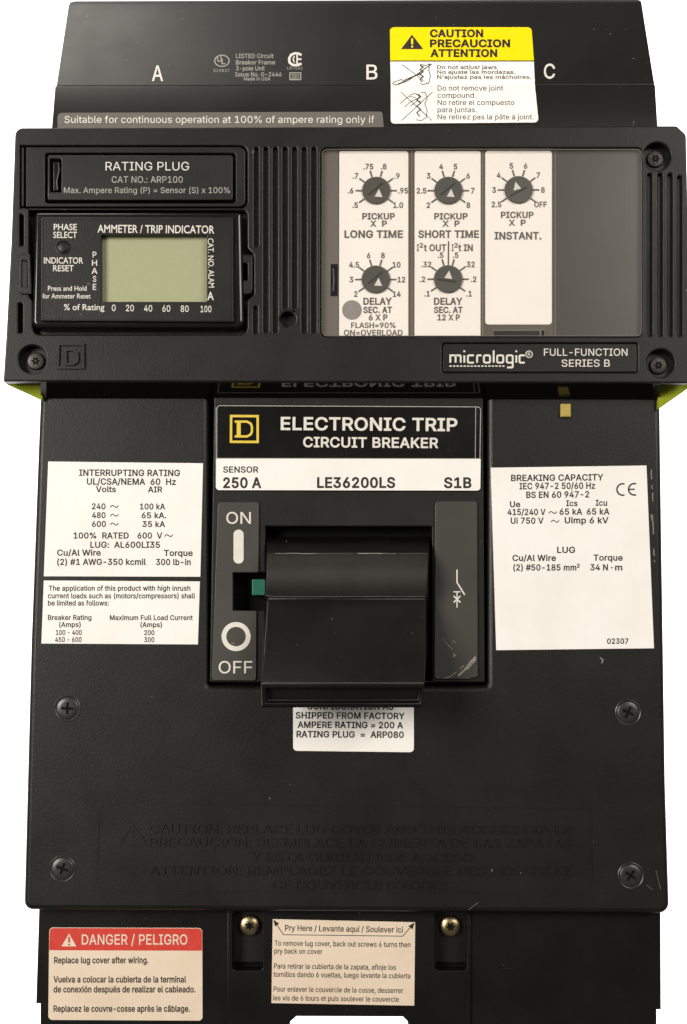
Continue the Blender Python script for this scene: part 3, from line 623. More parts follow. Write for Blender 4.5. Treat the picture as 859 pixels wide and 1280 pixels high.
def tildes(b, spots, h, m='ink'):
    for x, y, w in spots:
        b.stroke([(x, y + 1.2), (x + w * .15, y - .8), (x + w * .3, y - 1.3), (x + w * .5, y), (x + w * .7, y + 1.3), (x + w * .85, y + .8), (x + w, y - 1.2)], 1.1, h, m)
LH = 0.8
label_part('interrupting_rating_label', cover, [(60.3, 576.8), (254, 579), (250.6, 721), (54.8, 720.4)], LH, 'white', [
    ('INTERRUPTING RATING', 99, 225, 594.6, 7.6, 595), ('UL/CSA/NEMA  60  Hz', 108.7, 220, 605.6, 7.6, 606), ('Volts', 120, 145, 615, 7), ('AIR', 185, 203, 615.3, 7),
    ('240', 115, 132, 636.4, 7), ('100 kA', 175, 206.5, 636.6, 7), ('480', 115, 132, 647.4, 7), ('65 kA.', 177, 208, 647.6, 7), ('600', 115, 132.5, 658.4, 7), ('35 kA', 178, 206.5, 658.6, 7),
    ('100%  RATED', 92, 161, 673, 7.2), ('600  V', 172, 203, 673, 7.2), ('LUG:  AL600LI35', 113, 200, 684.6, 7.4), ('Cu/Al Wire', 71.5, 126, 694.4, 7.2), ('Torque', 205, 241, 694.8, 7.2),
    ('(2) #1 AWG-350 kcmil', 71.5, 182.5, 706, 7.4), ('300 lb-in', 195, 238.5, 706.2, 7.4)],
    extra=lambda b: tildes(b, ((138, 633, 10), (138, 644, 10), (138, 655, 10), (206, 669.5, 10)), LH + .25))
label_part('inrush_notice_label', cover, [(54.8, 725.6), (250, 726.7), (247.6, 805.6), (51.8, 804.5)], LH, 'white', [
    ('The application of this product with high inrush', 61, 238, 738.3, 6.2), ('current loads such as (motors/compressors) shall', 60, 244, 747.8, 6.2), ('be limited as follows:', 60, 136, 756.8, 6.2),
    ('Breaker Rating', 60, 114.4, 774.8, 6), ('Maximum Full Load Current', 137.4, 241, 775, 6), ('(Amps)', 74, 101, 783.6, 6), ('(Amps)', 175.6, 202.5, 783.8, 6),
    ('100 - 400', 70, 102.3, 793.6, 6), ('200', 180.4, 193, 793.8, 6), ('450 - 600', 69, 102, 802.4, 6), ('300', 180.4, 193, 802.6, 6)], bold=.022)
def ce_mark(b):
    h = LH + .25
    def arc(cx, cy, r, a0, a1): return [(cx + r * math.cos(math.radians(a0 + (a1 - a0) * i / 14)), cy - r * math.sin(math.radians(a0 + (a1 - a0) * i / 14))) for i in range(15)]
    b.stroke(arc(778.5, 611.8, 7.2, 72, 288), 1.9, h, 'ink'); b.stroke(arc(793, 611.6, 7.2, 72, 288), 1.9, h, 'ink'); b.stroke([(786.5, 611.6), (793.5, 611.6)], 1.7, h + .1, 'ink')
    tildes(b, ((686, 640.6, 10), (689, 651.5, 10)), h)
    b.text('2', 721.3, 724.8, 709.3, 4.4, h, 'ink', .04)
    b.flat(circ(765, 709.6, 1, 10), h, 'ink')
label_part('breaking_capacity_label', cover, [(613.5, 584.6), (808.3, 581.8), (817.7, 810.4), (620.4, 812.8)], LH, 'white', [
    ('BREAKING CAPACITY', 639, 754.4, 601.3, 7.6, 600.3), ('IEC 947-2 50/60 Hz', 649.5, 744, 611.5, 7.6, 610.7), ('BS EN 60 947-2', 658, 736.6, 622.4, 7.6, 621.6),
    ('Ue', 637.6, 650.4, 633.8, 7), ('Ics', 707.8, 722, 632.5, 7), ('Icu', 744.7, 759, 632, 7), ('415/240 V', 634.5, 682, 643.7, 7.4), ('65 kA', 699.5, 728, 643.2, 7.4), ('65 kA', 733.5, 762, 643, 7.4),
    ('Ui 750 V', 638.5, 679.6, 654.5, 7.4), ('Uimp 6 kV', 706, 760.7, 654, 7.4), ('LUG', 696.5, 719, 691, 7.4), ('Cu/Al Wire', 640.7, 695, 701, 7.2), ('Torque', 742, 778.5, 700.6, 7.2),
    ('(2) #50-185 mm', 641.7, 720.5, 713, 7.4), ('34 N', 738, 760, 712.8, 7.4), ('m', 769, 778, 712.8, 7.4), ('02307', 759, 785.7, 804.6, 6.4)], extra=ce_mark)
label_part('factory_setting_label', cover, rpoly([(366.5, 866), (517.4, 867), (517.6, 940.4), (366.5, 938.6)], 0), LH, 'white', [
    ('CONFIGURATION AS', 384, 492, 886.6, 8, 887), ('SHIPPED FROM FACTORY', 369.6, 506, 897.8, 7.6, 898.8), ('AMPERE RATING = 200 A', 372, 504, 909.6, 7.6, 910.3), ('RATING PLUG  =  ARP080', 370.7, 504.8, 921.4, 7.6, 922.2)], r=[0, 0, 5, 5], bold=.03)
b = MB(); b.plate(rrect(701, 504.5, 714, 521, 1), -4, 5, 'tab', 1.2); part(b, 'yellow_tab', cover)

# ------------------------------------------------------------------ centre block: nameplate above, handle surround below
b = MB()
b.plate(rpoly([(268, 470), (604, 470), (606.5, 853), (262, 853)], 2), -30, 2, 'black', 1.5, holes=[rrect(331.5, 658, 540, 866 - 14, 2), rrect(291, 716, 331, 763, 1)] if False else [rpoly([(332, 658), (540, 658), (540, 851), (332, 851), (332, 763), (292, 763), (292, 716), (332, 716)], 1)])
b.plate(rrect(285, 650, 548, 856), -58, -26, 'well', .5)
surround = part(b, 'handle_surround', root)
b = MB()
b.plate(rpoly([(272.5, 627.5), (324, 627.5), (323.5, 715.5), (291, 715.5), (291, 763.5), (321, 763.5), (320.5, 851), (264.5, 850.5)], [4, 4, 2, 0, 0, 2, 4, 4]), 1, 5, 'rail', .8)
h = 5.3
b.text('ON', 283, 313.7, 654.6, 14.5, h, 'print', .004); b.flat(rrect(292, 662, 304.6, 704.5, 6.1, 6), h, 'print')
b.ring(295.2, 795.7, 12.2, 18.2, h, 'print'); b.text('OFF', 273.4, 315.6, 841.6, 15.2, h, 'print', .004)
part(b, 'legend_plate', surround)
b = MB()
b.plate(rpoly([(544, 626.5), (596.5, 626.5), (597.5, 846), (585, 849), (543, 848.5)], [4, 4, 3, 3, 4]), 1, 5, 'rail', .8)
b.stroke([(571.4, 712), (571.4, 728), (581, 743.5)], 1.7, h, 'print'); b.stroke([(567, 739.8), (575.6, 739.8)], 1.4, h, 'print'); b.stroke([(571.4, 740), (571.4, 759.5)], 1.4, h + .1, 'print')
b.stroke([(567.3, 745), (575.6, 753)], 1.8, h + .2, 'print'); b.stroke([(575.6, 745), (567.3, 753)], 1.8, h + .3, 'print')
for q, w in (([(594.8, 821), (589, 827), (582, 836), (573, 845)], 2.6), ([(595, 824), (584, 837)], 1.6), ([(571, 840), (562, 846), (555, 848)], 1.2), ([(566.5, 817), (569, 819), (567, 821)], 2.2), ([(553, 797), (557, 803), (566, 812)], .7), ([(580, 832), (575, 836)], 1.2)):
    b.stroke(q, w, h + .1, 'worn')
part(b, 'legend_plate', surround)
b = MB(); b.plate(rrect(315, 724, 334, 744, 1), -40, -6, 'green', 1); part(b, 'status_flag', surround)

b = MB()
b.plate(rpoly([(269.4, 505.3), (602.8, 507), (601.5, 614.5), (269.2, 613.8)], 5), .5, 3.2, 'gloss', .5)
H1 = 3.45
b.stroke(rpoly([(271.2, 507), (601, 508.6), (600, 573.5), (271, 573)], [4, 4, 0, 0]), 1.0, H1, 'dim', True)
b.stroke([(594.8, 509), (594.2, 573)], .8, H1, 'dim')  # painted highlight line near the plate's right edge, not print
b.flat(rpoly([(270.2, 573.5), (601, 573.8), (600.5, 613.2), (270, 612.6)], [0, 0, 4, 4]), H1 + .1, 'white')
b.stroke([(289, 520), (322.2, 520.2), (322.2, 552.4), (288.8, 552.2)], 3, H1, 'logo', True)
b.flat([(296, 526), (301, 526), (301, 546), (296, 546)], H1, 'logo')
b.stroke([(293.5, 527), (309, 527), (313.5, 529.5), (315, 533), (315, 539.5), (313.5, 543), (309, 545.5), (293.5, 545.5)], 2.8, H1 + .1, 'logo')
b.text('ELECTRONIC TRIP', 351, 571.8, 537, 15.4, H1, 'print', .026, 538.6); b.text('CIRCUIT BREAKER', 379, 548, 558.6, 12.2, H1, 'print', .026, 559.8)
H2 = H1 + .4
for s, x0, x1, yb, cp, bo in (('SENSOR', 279, 323, 590.6, 7.4, .022), ('250 A', 279, 326.7, 609.6, 12.4, .034), ('LE36200LS', 396.5, 494, 609.4, 12.4, .034), ('S1B', 555, 589.4, 609.6, 12.4, .034)): b.text(s, x0, x1, yb, cp, H2, 'ink', bo)
part(b, 'nameplate', root)

# -- wide toggle handle
b = MB()
rows = [(668, -45, 333, 539), (674, -4, 333, 537.5), (680, 10, 333.5, 536.5), (691, 19, 334, 536), (693.5, 23, 334, 535.8), (702, 31, 333.5, 535.5), (714, 36, 333, 535), (728, 37, 332.5, 534.5), (740, 34, 332, 534),
        (745, 31, 332, 533.6), (748, 30, 334, 532.6), (752, 32, 335, 532.4), (780, 46, 333.5, 532.2), (815, 66, 331, 531.8), (848, 86, 327, 531.4), (853, 90, 325.6, 531.2), (856.5, 90, 325.4, 530.8), (882, 84, 326.5, 527), (885, 80, 328, 526)]
vs = []; fs = []; n = len(rows)
for v_, h_, uL, uR in rows: vs += [(*P(uL, v_, h_), h_), (*P(uR, v_, h_), h_)]
for i in range(n - 1):
    if i != 16 and not 3 <= i <= 8: fs.append((2 * i + 2, 2 * i + 3, 2 * i + 1, 2 * i))
# back side of the handle: goes in under the lip to the hub
Xl, Xr = vs[0][0], vs[1][0]; Yb = vs[-2][1]
back = [(vs[-2][0] + 3, Yb + 16, 62), (vs[-1][0] - 3, Yb + 16, 62), (Xl + 2, P(430, 790, 0)[1], -45), (Xr - 2, P(430, 790, 0)[1], -45)]
o = len(vs); vs += back
fs.append((2 * n - 1, 2 * n - 2, o, o + 1)); fs.append((o + 1, o, o + 2, o + 3)); fs.append((o + 3, o + 2, 0, 1))
fs.append(tuple([2 * i for i in range(n)] + [o, o + 2])[::-1]); fs.append(tuple([2 * i + 1 for i in range(n)] + [o + 1, o + 3]))
b.add(vs, fs, 'grip'); k_ = b.mi('hub')
for i in range(3, 9): b.f.append((2 * i + 2, 2 * i + 3, 2 * i + 1, 2 * i)); b.m.append(k_)
# hollow end: rim and shallow pocket
i = 16; a0, a1, c1, c0 = [Vector(vs[k]) for k in (2 * i, 2 * i + 1, 2 * i + 3, 2 * i + 2)]
def bl(s, t): return a0 * (1 - s) * (1 - t) + a1 * s * (1 - t) + c1 * s * t + c0 * (1 - s) * t
iz = [bl(.035, .14), bl(.985, .14), bl(.985, .88), bl(.035, .88)]
dn = Vector((0, 2, -9)); deep = [q + dn for q in iz]
k = [a0, a1, c1, c0] + iz + deep
b.add([tuple(q) for q in k], [(j, (j + 1) % 4, 4 + (j + 1) % 4, 4 + j) for j in range(4)] + [(4 + j, 4 + (j + 1) % 4, 8 + (j + 1) % 4, 8 + j) for j in range(4)] + [(8, 9, 10, 11)], 'grip')
# rubbed edge along the top of the hub
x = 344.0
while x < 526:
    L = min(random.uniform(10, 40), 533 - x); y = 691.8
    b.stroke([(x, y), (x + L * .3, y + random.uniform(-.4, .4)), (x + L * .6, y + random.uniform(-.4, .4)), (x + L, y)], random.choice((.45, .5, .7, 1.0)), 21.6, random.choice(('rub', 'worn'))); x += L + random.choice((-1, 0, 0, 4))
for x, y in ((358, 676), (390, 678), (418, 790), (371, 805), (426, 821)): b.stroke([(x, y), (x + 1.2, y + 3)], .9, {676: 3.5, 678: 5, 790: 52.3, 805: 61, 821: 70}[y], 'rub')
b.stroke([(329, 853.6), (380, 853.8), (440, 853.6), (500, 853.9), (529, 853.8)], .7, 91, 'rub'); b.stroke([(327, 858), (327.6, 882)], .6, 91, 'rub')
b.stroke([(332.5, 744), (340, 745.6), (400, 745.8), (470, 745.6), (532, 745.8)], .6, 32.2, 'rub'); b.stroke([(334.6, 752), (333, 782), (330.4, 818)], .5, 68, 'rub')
hd = part(b, 'toggle_handle', root, 38)
mod = hd.modifiers.new('soft edges', 'BEVEL'); mod.width = 1.6 * S; mod.segments = 2; mod.limit_method = 'ANGLE'; mod.angle_limit = math.radians(28)

# ------------------------------------------------------------------ trip unit
T = 36.0; FL = T - 14
b = MB()
hole_list = [rrect(25, 182, 309, 260, [1, 9, 9, 1]), rpoly([(36, 263), (309, 263), (309, 310), (317, 318), (317, 368), (309, 376), (309, 418), (41, 418), (41, 376), (36, 370)], [2, 6, 0, 3, 3, 0, 9, 9, 0, 0]),
             rrect(401, 185, 803, 421, 7), rrect(553, 429, 797.5, 465.5, 3)]
for cx, cy in ((40.7, 449), (821.6, 195.5), (826, 454)): hole_list.append(circ(cx, cy, 17.4, 36))
gx = [320.5, 332.5, 344.3, 356.5, 368.3, 380.3, 392.5]
for i, x in enumerate(gx):
    y1 = 416
    if i in (3, 4): y1 = 386
    if i == 0:
        hole_list += [rrect(x - 2.4, 184, x + 2.4, 308, 2.3), rrect(x - 3.4, 383, x + 1.4, 417, 2.3)]
    else: hole_list.append(rrect(x - 2.6 - (i > 2) * 0, 184, x + 2.6, y1, 2.5))
hole_list.append(circ(360, 399, 9.5, 24))
for x in (812.5, 825.5, 838, 850): hole_list.append(rrect(x - 2.8, 217 if x < 850 else 220, x + 2.8, 420, 2.5))
hole_list += [rrect(24.5, 268, 29, 307, 2), rrect(22.5, 379, 28, 416, 2)]
outl = rpoly([(19, 159.5), (846, 157), (858, 168), (861, 300), (861, 479), (4, 476.5), (8, 414), (14, 300)], [10, 8, 8, 0, 3, 3, 0, 0], 6)
b.plate(outl, FL - 4, T, 'black', 2.1, holes=hole_list, res=3)
b.plate(rpoly([(20, 161), (846, 159), (857, 170), (859.5, 300), (859.5, 473), (5.5, 471), (9.5, 414), (15.5, 300)], 2), -20, FL, 'black', .5, ref=T)
b.plate(rpoly([(4, 418), (12, 410), (12, 474), (0, 474)], 1), 0, FL - 2, 'black', 1, ref=T)
# polished underside, sloping back to the cover
def wedge(mb, f, k, mat, back=-20):
    # f, k: (u0, u1, v, h) of the front and rear edge of the sloping face
    p = [(*P(f[0], f[2], f[3]), f[3]), (*P(f[1], f[2] + 1.5, f[3]), f[3]), (*P(k[1], k[2] + 1.5, k[3]), k[3]), (*P(k[0], k[2], k[3]), k[3])]
    q = [(x, y + 5, h) for x, y, h in p]
    mb.add(p + q, [(3, 2, 1, 0), (0, 1, 5, 4), (1, 2, 6, 5), (2, 3, 7, 6), (3, 0, 4, 7)], mat)
wedge(b, (51, 825, 478.2, T - 3), (51, 825, 499.5, -2), 'mirror')
wedge(b, (51, 58, 478.4, T - 2.4), (51, 58, 499.8, -1.4), 'black'); wedge(b, (818, 825, 480, T - 2.4), (818, 825, 501, -1.4), 'black')
# shallow floors of the two ribbed fields
b.plate(rrect(315, 182, 399, 418.5, 1), FL - 3, T - 6, 'black', .3, holes=[circ(360, 399, 9.5, 24)], ref=T); b.plate(rrect(808, 214, 856, 422, 1), FL - 3, T - 6, 'black', .3, ref=T)
# raised square emblem
def frame(mb, pts, w, h0, h1): ridge(mb, pts, w, h0, h1, 'black')
ridge(b, [(73, 430), (104, 430.3), (104, 459.5), (72, 459.3)], 3, T - .5, T + 2.8, 'black')
ridge(b, [(82, 455), (82, 437), (92, 437), (96.5, 440.5), (97, 446), (96.5, 451.5), (92, 455)], 3, T - .5, T + 2.8, 'black')
trip = part(b, 'trip_unit', root)

def trip_screw(cx, cy, rr=10.5):
    b = MB(); hh = FL + .4
    b.lathe(cx, cy, FL + 4, [(rr + 1, hh - 2), (rr + .4, hh + 1.6), (rr - .6, hh + 2.8), (rr - 3, hh + 3.4), (6.2, hh + 3.6)], 'steel', 32)
    star = []
    for i in range(12):
        a = math.pi * i / 6; q = 5.8 if i % 2 == 0 else 3.4; star.append((cx + q * math.cos(a), cy + q * math.sin(a)))
    b.flat(star, hh + 3.9, 'well'); b.flat(circ(cx, cy, 1.4, 10), hh + 4.2, 'steel')
    return b
for cx, cy in ((44.5, 451), (819.6, 198), (823.4, 456.5)): part(trip_screw(cx, cy), 'torx_screw', trip)
b = MB(); b.plate([(7, 466), (53, 466), (53, 500), (50.5, 498.5), (7, 479)], -6, 8, 'lime', .6); part(b, 'background_remnant', trip)  # leftover yellow-green background beside the body, added as a wedge at each side
b = MB(); b.plate([(823, 466), (861, 466), (861, 485), (826, 509.5), (823, 511)], -6, 8, 'lime', .6); part(b, 'background_remnant', trip)
# badge
b = MB(); hb = T - 3
b.plate(rrect(553.5, 429.5, 797, 465, 3), FL - 1, hb, 'black', .8)
h = hb + .4; w = 2.3
def ms(pts): b.stroke(pts, w, h, 'print')
yb, yx, ya = 453.3, 444.2, 438
ms([(563, yb), (563, yx), (569, yx), (569.6, yx + 1), (569.6, yb)]); ms([(569.6, yx), (575, yx), (576, yx + 1), (576, yb)])
ms([(580.5, yb), (580.5, yx)]); ms([(580.5, ya), (580.5, ya + 2.2)])
ms([(592.5, yx), (586, yx), (585, yx + 1), (585, yb - 1), (586, yb), (592.5, yb)])
ms([(596.5, yb), (596.5, yx + 1), (597.5, yx), (602, yx)])
def oo(x): b.stroke(rpoly([(x, yx), (x + 7.6, yx), (x + 7.6, yb), (x, yb)], 1.8, 3), w, h, 'print', True)
oo(605); ms([(617.2, ya), (617.2, yb)]); oo(621.6)
b.stroke(rpoly([(633.6, yx), (641, yx), (641, yb), (633.6, yb)], 1.8, 3), w, h, 'print', True); b.stroke([(641, yx), (641, yb + 5), (640, yb + 6), (634, yb + 6)], w, h + .25, 'print')
ms([(645.5, yb), (645.5, yx)]); ms([(645.5, ya), (645.5, ya + 2.2)])
ms([(656, yx), (650.5, yx), (649.5, yx + 1), (649.5, yb - 1), (650.5, yb), (656, yb)])
for i in range(16): b.flat(rrect(562 + i * 4.4, 456.8, 564.8 + i * 4.4, 458.4, 0), h, 'print')
b.ring(661.5, 442.8, 3.6, 4.6, h, 'print', 24); b.ctext('R', 661.5, 442.8, 4.4, h, 'print', .01)
b.text('FULL-FUNCTION', 680, 784.5, 444.6, 8.8, h, 'print', .006); b.text('SERIES B', 702, 762.5, 458.3, 8.8, h, 'print', .006)
part(b, 'name_badge', trip)

# ------------------------------------------------------------------ rating plug
b = MB(); hp = T + 1
b.plate(rpoly([(32, 183.5), (307, 183.5), (307, 258.5), (32, 258.5)], [2, 8, 8, 2]), FL - 1, hp, 'black', 1.6, holes=[rrect(56.5, 191.5, 294.5, 253.5, 4)])
b.plate(rrect(27, 184, 30, 258, 1), FL - 1, T - 2, 'black', .8)
b.plate(rpoly([(59.5, 194), (291.5, 194), (291.5, 250.5), (59.5, 250.5)], [3, 3, 3, 3]), FL - 1, hp + 1, 'hood', 1.6, holes=[rrect(63, 199, 76.5, 240.5, 1.5)], ref=hp)
h = hp + 1.35
b.text('RATING PLUG', 132, 236.5, 213, 10.6, h, 'print'); b.text('CAT NO.: ARP100', 139.7, 228.6, 228.4, 8, h, 'dim', .004); b.text('Max. Ampere Rating (P) = Sensor (S) x 100%', 80, 287.4, 241.3, 7.2, h, 'dim', .004)
plug = part(b, 'rating_plug', root)
b = MB(); b.plate(rpoly([(66, 201), (74, 201), (75, 213), (72, 226), (73, 239), (66, 239)], 2), FL - 1, hp - 3, 'gloss', 1.5); part(b, 'release_latch', plug)

# ------------------------------------------------------------------ ammeter
b = MB(); ha = T + 11
b.plate(rpoly([(45, 267), (303, 267), (306, 411), (41, 411)], [4, 4, 9, 9], 6), FL - 1, ha - 4.5, 'gloss', 5, ref=T, res=3, holes=[rrect(122, 290, 263, 381, 1)])
b.plate(rpoly([(51.5, 271.5), (291, 271.5), (292, 402.5), (51, 401)], 2), FL, ha, 'black', 1.0, holes=[rrect(126.5, 294, 258.5, 377, 1)])
ridge(b, [(53.5, 274), (288.5, 274), (288.7, 399.8), (53, 398.8)], .9, ha - .5, ha + .5, 'black')
h = ha + .35
for s, x0, x1, yb, cp, bo in (('AMMETER / TRIP INDICATOR', 122, 268, 290.6, 9.6, .018), ('PHASE', 67.3, 96.2, 287.6, 7.6, .016), ('SELECT', 66.7, 96.4, 297.4, 7.6, .016), ('INDICATOR', 55, 104, 329.4, 7.6, .016), ('RESET', 66.5, 92.3, 339, 7.4, .016),
                              ('Press and Hold', 60, 108.4, 363.4, 6, .014), ('for Ammeter Reset', 53.2, 113.3, 373, 6, .014), ('% of Rating', 80, 130.6, 387.6, 7.4, .014)):
    b.text(s, x0, x1, yb, cp, h, 'print', bo * .6, yb + (1.2 if 'TRIP' in s else 0), 1)
for s, cx in (('0', 142.3), ('20', 162.5), ('40', 185.3), ('60', 208), ('80', 231), ('100', 257.6)): b.ctext(s, cx, 384.8 + (cx - 142) * .012, 7.8, h, 'print', .01, .92, 1)
for s, cy in zip('PHASE', (318.3, 328.6, 338.6, 348.6, 358.6)): b.ctext(s, 118.3, cy, 7.2, h, 'print', .01, 1, 1)
b.text_line('CAT. NO. ALAM', (259.8, 298), (261, 359.5), 7, h, 'print', .006, 1); b.text('A', 259.2, 267.4, 375, 10, h, 'print', .012, None, 1)
meter = part(b, 'ammeter', root)
b = MB(); b.plate(rrect(125.5, 292.5, 260, 379, 1), ha - 12, ha - 9, 'lcd', .4, ref=ha); 
part(b, 'display', meter)
b = MB(); b.lathe(79, 309.4, ha, [(9, ha - .4), (9, ha + .9), (8, ha + 1.2), (7.2, ha + .2), (7, ha - .4), (6.2, ha + 1.2), (4.5, ha + 1.9)], 'black', 28); part(b, 'push_button', meter)
b = MB(); b.plate(rpoly([(300, 317), (314, 318.5), (316, 323), (316, 362), (314, 367), (300, 369)], 2), FL - 1, T + 3, 'black', 1.5, holes=[rrect(304, 329, 309.5, 350, 1)]); b.plate(rrect(303, 325, 312, 354), FL - 2, FL + 4, 'well', .3); part(b, 'retaining_clip', meter)
b = MB(); b.plate(rpoly([(38, 316), (26, 317), (24, 322), (23, 364), (26, 368), (40, 368)], 2), FL - 1, T + 2, 'black', 1.5, holes=[rrect(27, 326, 34.5, 358, 1)]); b.plate(rrect(25, 322, 37, 362), FL - 2, FL + 3, 'well', .3); part(b, 'retaining_clip', meter)

# ------------------------------------------------------------------ dial panel
b = MB(); hp = T - 8
b.plate(rrect(402, 186, 802.5, 420.5, 6), FL - 1, hp, 'panel', .5, ref=hp)
b.plate(rrect(403, 187, 691.5, 419.8, [5, 0, 0, 5]), hp - 1, hp + .25, 'divider', .1, ref=hp, res=0)
b.plate(rpoly([(403.5, 187.5), (423, 187.5), (423, 419.4), (403.5, 419.4)], [5, 1, 1, 5]), hp - 1, hp + .6, 'strip', .2, ref=hp, res=0)  # lighter strip paints in the window cover's reflection along its left side
cards = [rpoly([(424.3, 188.8), (510.6, 188.8), (510.6, 419.6), (424, 419.6)], [2, 4, 0, 0]), rpoly([(518.5, 188.8), (601, 188.8), (600.8, 419.6), (518.3, 419.6)], [3, 3, 0, 0]), rrect(606.8, 188.3, 690, 405.6, 4)]
for c in cards: b.plate(c, hp - .8, hp + .8, 'card', .2, res=0)
h = hp + 1.3
DIALS = [(470.3, 238.3, ('.5', '.6', '.7', '.75', '.8', '.9', '.95', '1.0'), 1.0), (560.5, 238.3, ('2', '2.5', '3', '4', '5', '6', '7', '8'), 1.0), (648.2, 237.4, ('2.5', '3', '4', '5', '6', '7', '8', 'OFF'), 1.0),
         (469.8, 349.4, ('2', '3', '4.5', '6', '8', '10', '12', '14'), 1.0), (560.2, 349, ('.1', '.2', '.32', '.5', '.5', '.32', '.2', '.1'), 1.0)]
ANG = (215, 180, 144, 107, 73, 36, 0, -35)
for cx, cy, nums, q in DIALS:
    for a, s in zip(ANG, nums):
        ca, sa = math.cos(math.radians(a)), math.sin(math.radians(a))
        b.stroke([(cx + 18 * ca, cy - 18 * sa), (cx + 26 * ca, cy - 26 * sa)], 2.0, h, 'dialink')
        wd_ = 1.9 * len(s)
        b.ctext(s, cx + (29 + wd_ * .8) * ca, cy - (31.5) * sa, 6.6, h, 'dialink', .028, .9)
for s, x0, x1, yb, cp, bo in (('PICKUP', 453, 493.6, 274, 7.4, .02), ('X  P', 462.8, 483.7, 283, 7, .02), ('LONG TIME', 430.7, 503.8, 297, 8.8, .02), ('DELAY', 454.3, 489.8, 380.6, 8.2, .02), ('SEC. AT', 454.3, 490, 391, 7.4, .02), ('6 X P', 461, 484.4, 400.2, 7, .02),
                              ('FLASH=90%', 439, 494.4, 409.8, 6.6, .012), ('ON=OVERLOAD', 430, 503.3, 419.2, 6.8, .012),
                              ('PICKUP', 543, 584.6, 274, 7.4, .02), ('X  P', 553, 574.6, 283, 7, .02), ('SHORT TIME', 523, 598.8, 297, 8.8, .02), ('t OUT', 530, 558, 313.6, 8, .018), ('t IN', 573, 591, 313.6, 8, .018), ('I', 521.2, 523.6, 313.6, 8, .018), ('I', 564.8, 567, 313.6, 8, .018),
                              ('2', 524.6, 529, 309.3, 5.4, .016), ('2', 568, 572.4, 309.3, 5.4, .016), ('DELAY', 542.6, 578, 380.6, 8.2, .02), ('SEC. AT', 542.6, 578.3, 391, 7.4, .02), ('12 X P', 547, 574.8, 400.2, 7, .02),
                              ('PICKUP', 626.3, 667, 272.2, 7.4, .02), ('X  P', 636, 657.3, 281.8, 7, .02), ('INSTANT.', 618.3, 676.8, 299, 8.8, .02)):
    b.text(s, x0, x1, yb, cp, h, 'dialink', bo * 1.6)
b.stroke([(560.8, 301.5), (560.5, 331)], 1.6, h, 'dialink')
b.flat(circ(440, 387.4, 12.2, 36), h, 'grey')
b.stroke([(694, 187), (694, 420)], .7, hp + .5, 'grey'); b.stroke([(783, 187), (784, 420)], .6, hp + .3, 'divider')
b.stroke([(515, 187), (515, 420)], .6, hp + .5, 'grey'); b.stroke([(603.6, 187), (603.4, 420)], .6, hp + .5, 'grey')
panel = part(b, 'dial_panel', root)
for (cx, cy, _, q), ang in zip(DIALS, (-50, -50, 118, -50, 82)):
    b = MB()
    b.lathe(cx, cy, hp + 2, [(17.6, hp), (17.6, hp + 3.4), (16.8, hp + 4.2)], 'dial', 40)
    h = hp + 4.4; a = math.radians(ang); ax, ay = math.cos(a), -math.sin(a); px, py = -ay, ax
    mx, my = cx + ax * 1, cy + ay * 1
    b.stroke([(mx - px * 13 - ax * 3, my - py * 13 - ay * 3), (mx + px * 11 - ax * 3, my + py * 11 - ay * 3)], 2.4, h, 'slot')
    # pointer
    tx, ty = cx + ax * 5, cy + ay * 5
    tl = {118: -.25, 82: .12}.get(ang, 0.05)
    pts = [(tx + x * math.cos(tl) - y * math.sin(tl), ty + x * math.sin(tl) + y * math.cos(tl)) for x, y in ((0, -6), (-5, 4), (5, 4))]
    b.flat(pts, h + .3, 'print')
    part(b, 'setting_dial', panel)
b = MB(); b.plate(rrect(413.5, 330, 422.3, 370, .5), hp - .6, hp + 1.4, 'well', .2); b.stroke([(416.5, 336), (417.5, 350), (416.5, 364)], 1.6, hp + 1.7, 'rub'); part(b, 'side_latch', panel)
b = MB(); b.plate(rpoly([(615.6, 411.3), (682.4, 411.3), (682.8, 420.6), (615.6, 420.6)], 1), hp - .5, hp + 2, 'strip', .8); b.plate(rrect(617, 413.5, 674.5, 420.4, .5), hp, hp + 2.6, 'black', .4); b.plate(rrect(677, 413, 680.5, 420, 1), hp, hp + 2.6, 'well', .3); part(b, 'bottom_latch', panel)
b = MB(); b.plate(rrect(402, 186, 802.4, 420.4, 6), T - 2.6, T - 1.4, 'clear', .3, ref=T - 2); b.stroke(rrect(403, 186.8, 801.6, 419.8, 6), .8, T - 1.2, 'strip', True); part(b, 'clear_window', panel)

# ------------------------------------------------------------------ lug cover at the foot
L0 = -26.0
b = MB()
low_out = [(49, 1128), (826, 1128), (826.5, 1262), (821, 1262), (821, 1300), (513, 1300), (510, 1277), (503, 1270), (371, 1269.5), (363, 1277), (360, 1300), (50.5, 1300), (50.5, 1254.5), (45, 1254.5)]
b.plate(low_out, -200, L0, 'lug_black', 1.2, holes=[rrect(291, 1140, 328.5, 1213, 4), rrect(544, 1140, 583.5, 1213, 4)])
b.plate(rrect(285, 1136, 590, 1218), -60, L0 - 18, 'well', .4)
b.plate(rpoly([(588, 1135), (831, 1135), (831, 1268), (588, 1268)], 0) if False else [(284, 1136), (588.8, 1136), (588.8, 1300), (514.5, 1300), (511, 1278), (503.6, 1271), (370.6, 1270.5), (362.2, 1278), (359, 1300), (284, 1300)], L0 - 2, L0 + 4, 'lug_black', 1.4, holes=[rrect(291, 1140, 328.5, 1213, 4), rrect(544, 1140, 583.5, 1213, 4)])
lug = part(b, 'lug_cover', root)
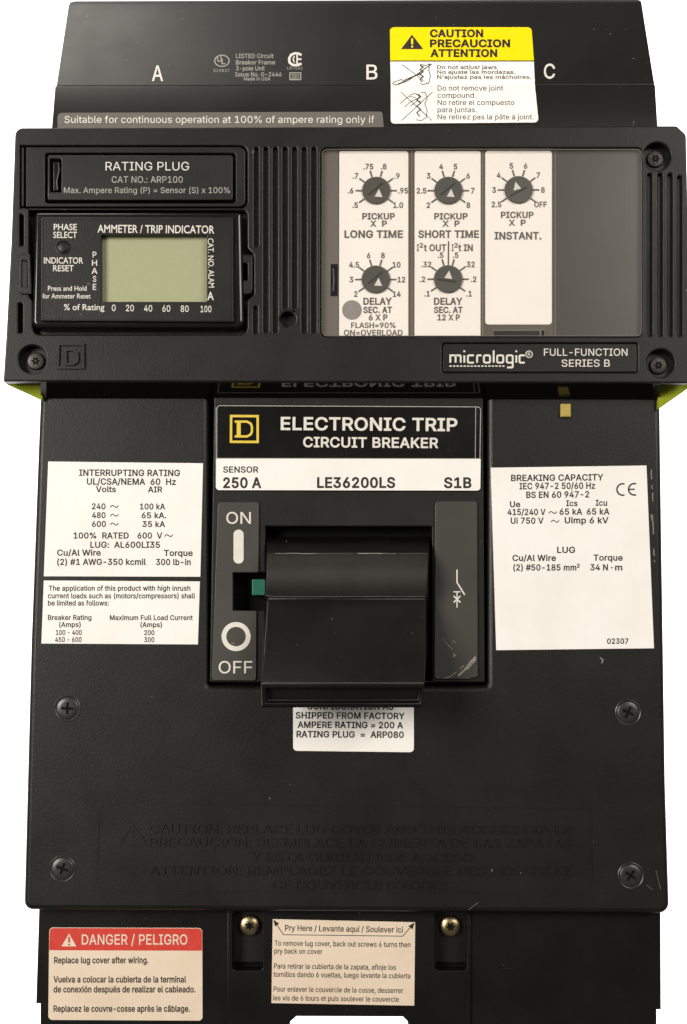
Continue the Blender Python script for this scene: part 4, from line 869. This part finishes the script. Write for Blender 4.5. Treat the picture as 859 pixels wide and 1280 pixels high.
for cx, cy, ro in ((312, 1157.5, .4), (563.3, 1158.5, 1.0)):
    b = MB(); hh = L0 - 17
    b.lathe(cx, cy, L0 - 8, [(13, hh), (13, hh + 6), (12.4, hh + 8), (10, hh + 10), (5, hh + 11)], 'brass', 28)
    star = []
    for i in range(12):
        a = ro + math.pi * i / 6; q = 6.5 if i % 2 == 0 else 3.2; star.append((cx + q * math.cos(a), cy + q * math.sin(a)))
    b.flat(star, hh + 11.3, 'well'); part(b, 'brass_screw', lug)
h = L0 + .9
def danger(b):
    b.flat(rpoly([(62.3, 1160), (252.5, 1160.6), (252.6, 1188.4), (61.6, 1187.8)], [5, 5, 0, 0]), h + .2, 'red')
    b.flat([(86.5, 1167), (95.6, 1183), (77, 1183)], h + .5, 'cream'); b.stroke([(86.5, 1171), (86.5, 1178)], 2.2, h + .8, 'red'); b.stroke([(86.5, 1179.6), (86.5, 1181.8)], 2.2, h + .8, 'red')
    b.text('DANGER / PELIGRO', 102.3, 234.3, 1180.6, 12.4, h + .5, 'cream', .014)
label_part('danger_label', lug, [(61.6, 1159.4), (253, 1160), (253.4, 1276), (60.4, 1275)], h, 'cream', [
    ('Replace lug cover after wiring.', 67.8, 185.7, 1204, 7.6), ('Vuelva a colocar la cubierta de la terminal', 67, 232.8, 1228, 7.6), ('de conexión después de realizar el cableado.', 67, 244.4, 1240.4, 7.6),
    ('Replacez le couvre-cosse après le câblage.', 67, 237.5, 1264.6, 7.6)], r=5, extra=danger)
h2 = L0 + 4.9
def pry(b):
    q = h2 + .25
    b.stroke([(344, 1153), (354.5, 1168.4), (503.5, 1170.2), (515.5, 1156.4)], .9, q, 'ink')
    b.flat([(341.8, 1149.6), (349, 1154.6), (344, 1158)], q + .2, 'ink'); b.flat([(518.2, 1153.2), (515.8, 1161.6), (510.6, 1157.6)], q + .2, 'ink')
label_part('pry_instruction_label', lug, [(341, 1149), (519.2, 1152.8), (518, 1257.2), (339.4, 1254)], h2, 'cream', [
    ('Pry Here / Levante aquí / Soulever ici', 356.4, 503.5, 1163.4, 7.2, 1165.8, .012), ('To remove lug cover, back out screws 6 turns then', 343.3, 513, 1182, 6.4, 1184), ('pry back on cover', 343, 403, 1191.8, 6.4, 1192.6),
    ('Para retirar la cubierta de la zapata, afloje los', 342.6, 495, 1210.6, 6.4, 1212.4), ('tornillos dando 6 vueltas, luego levante la cubierta', 342, 513, 1221, 6.4, 1223), ('Pour enlever le couvercle de la cosse, desserrer', 342, 504, 1239.4, 6.4, 1241.4),
    ('les vis de 6 tours et puis soulever le couvercle', 341.6, 498.7, 1250.4, 6.4, 1252.4)], extra=pry, bold=.008)
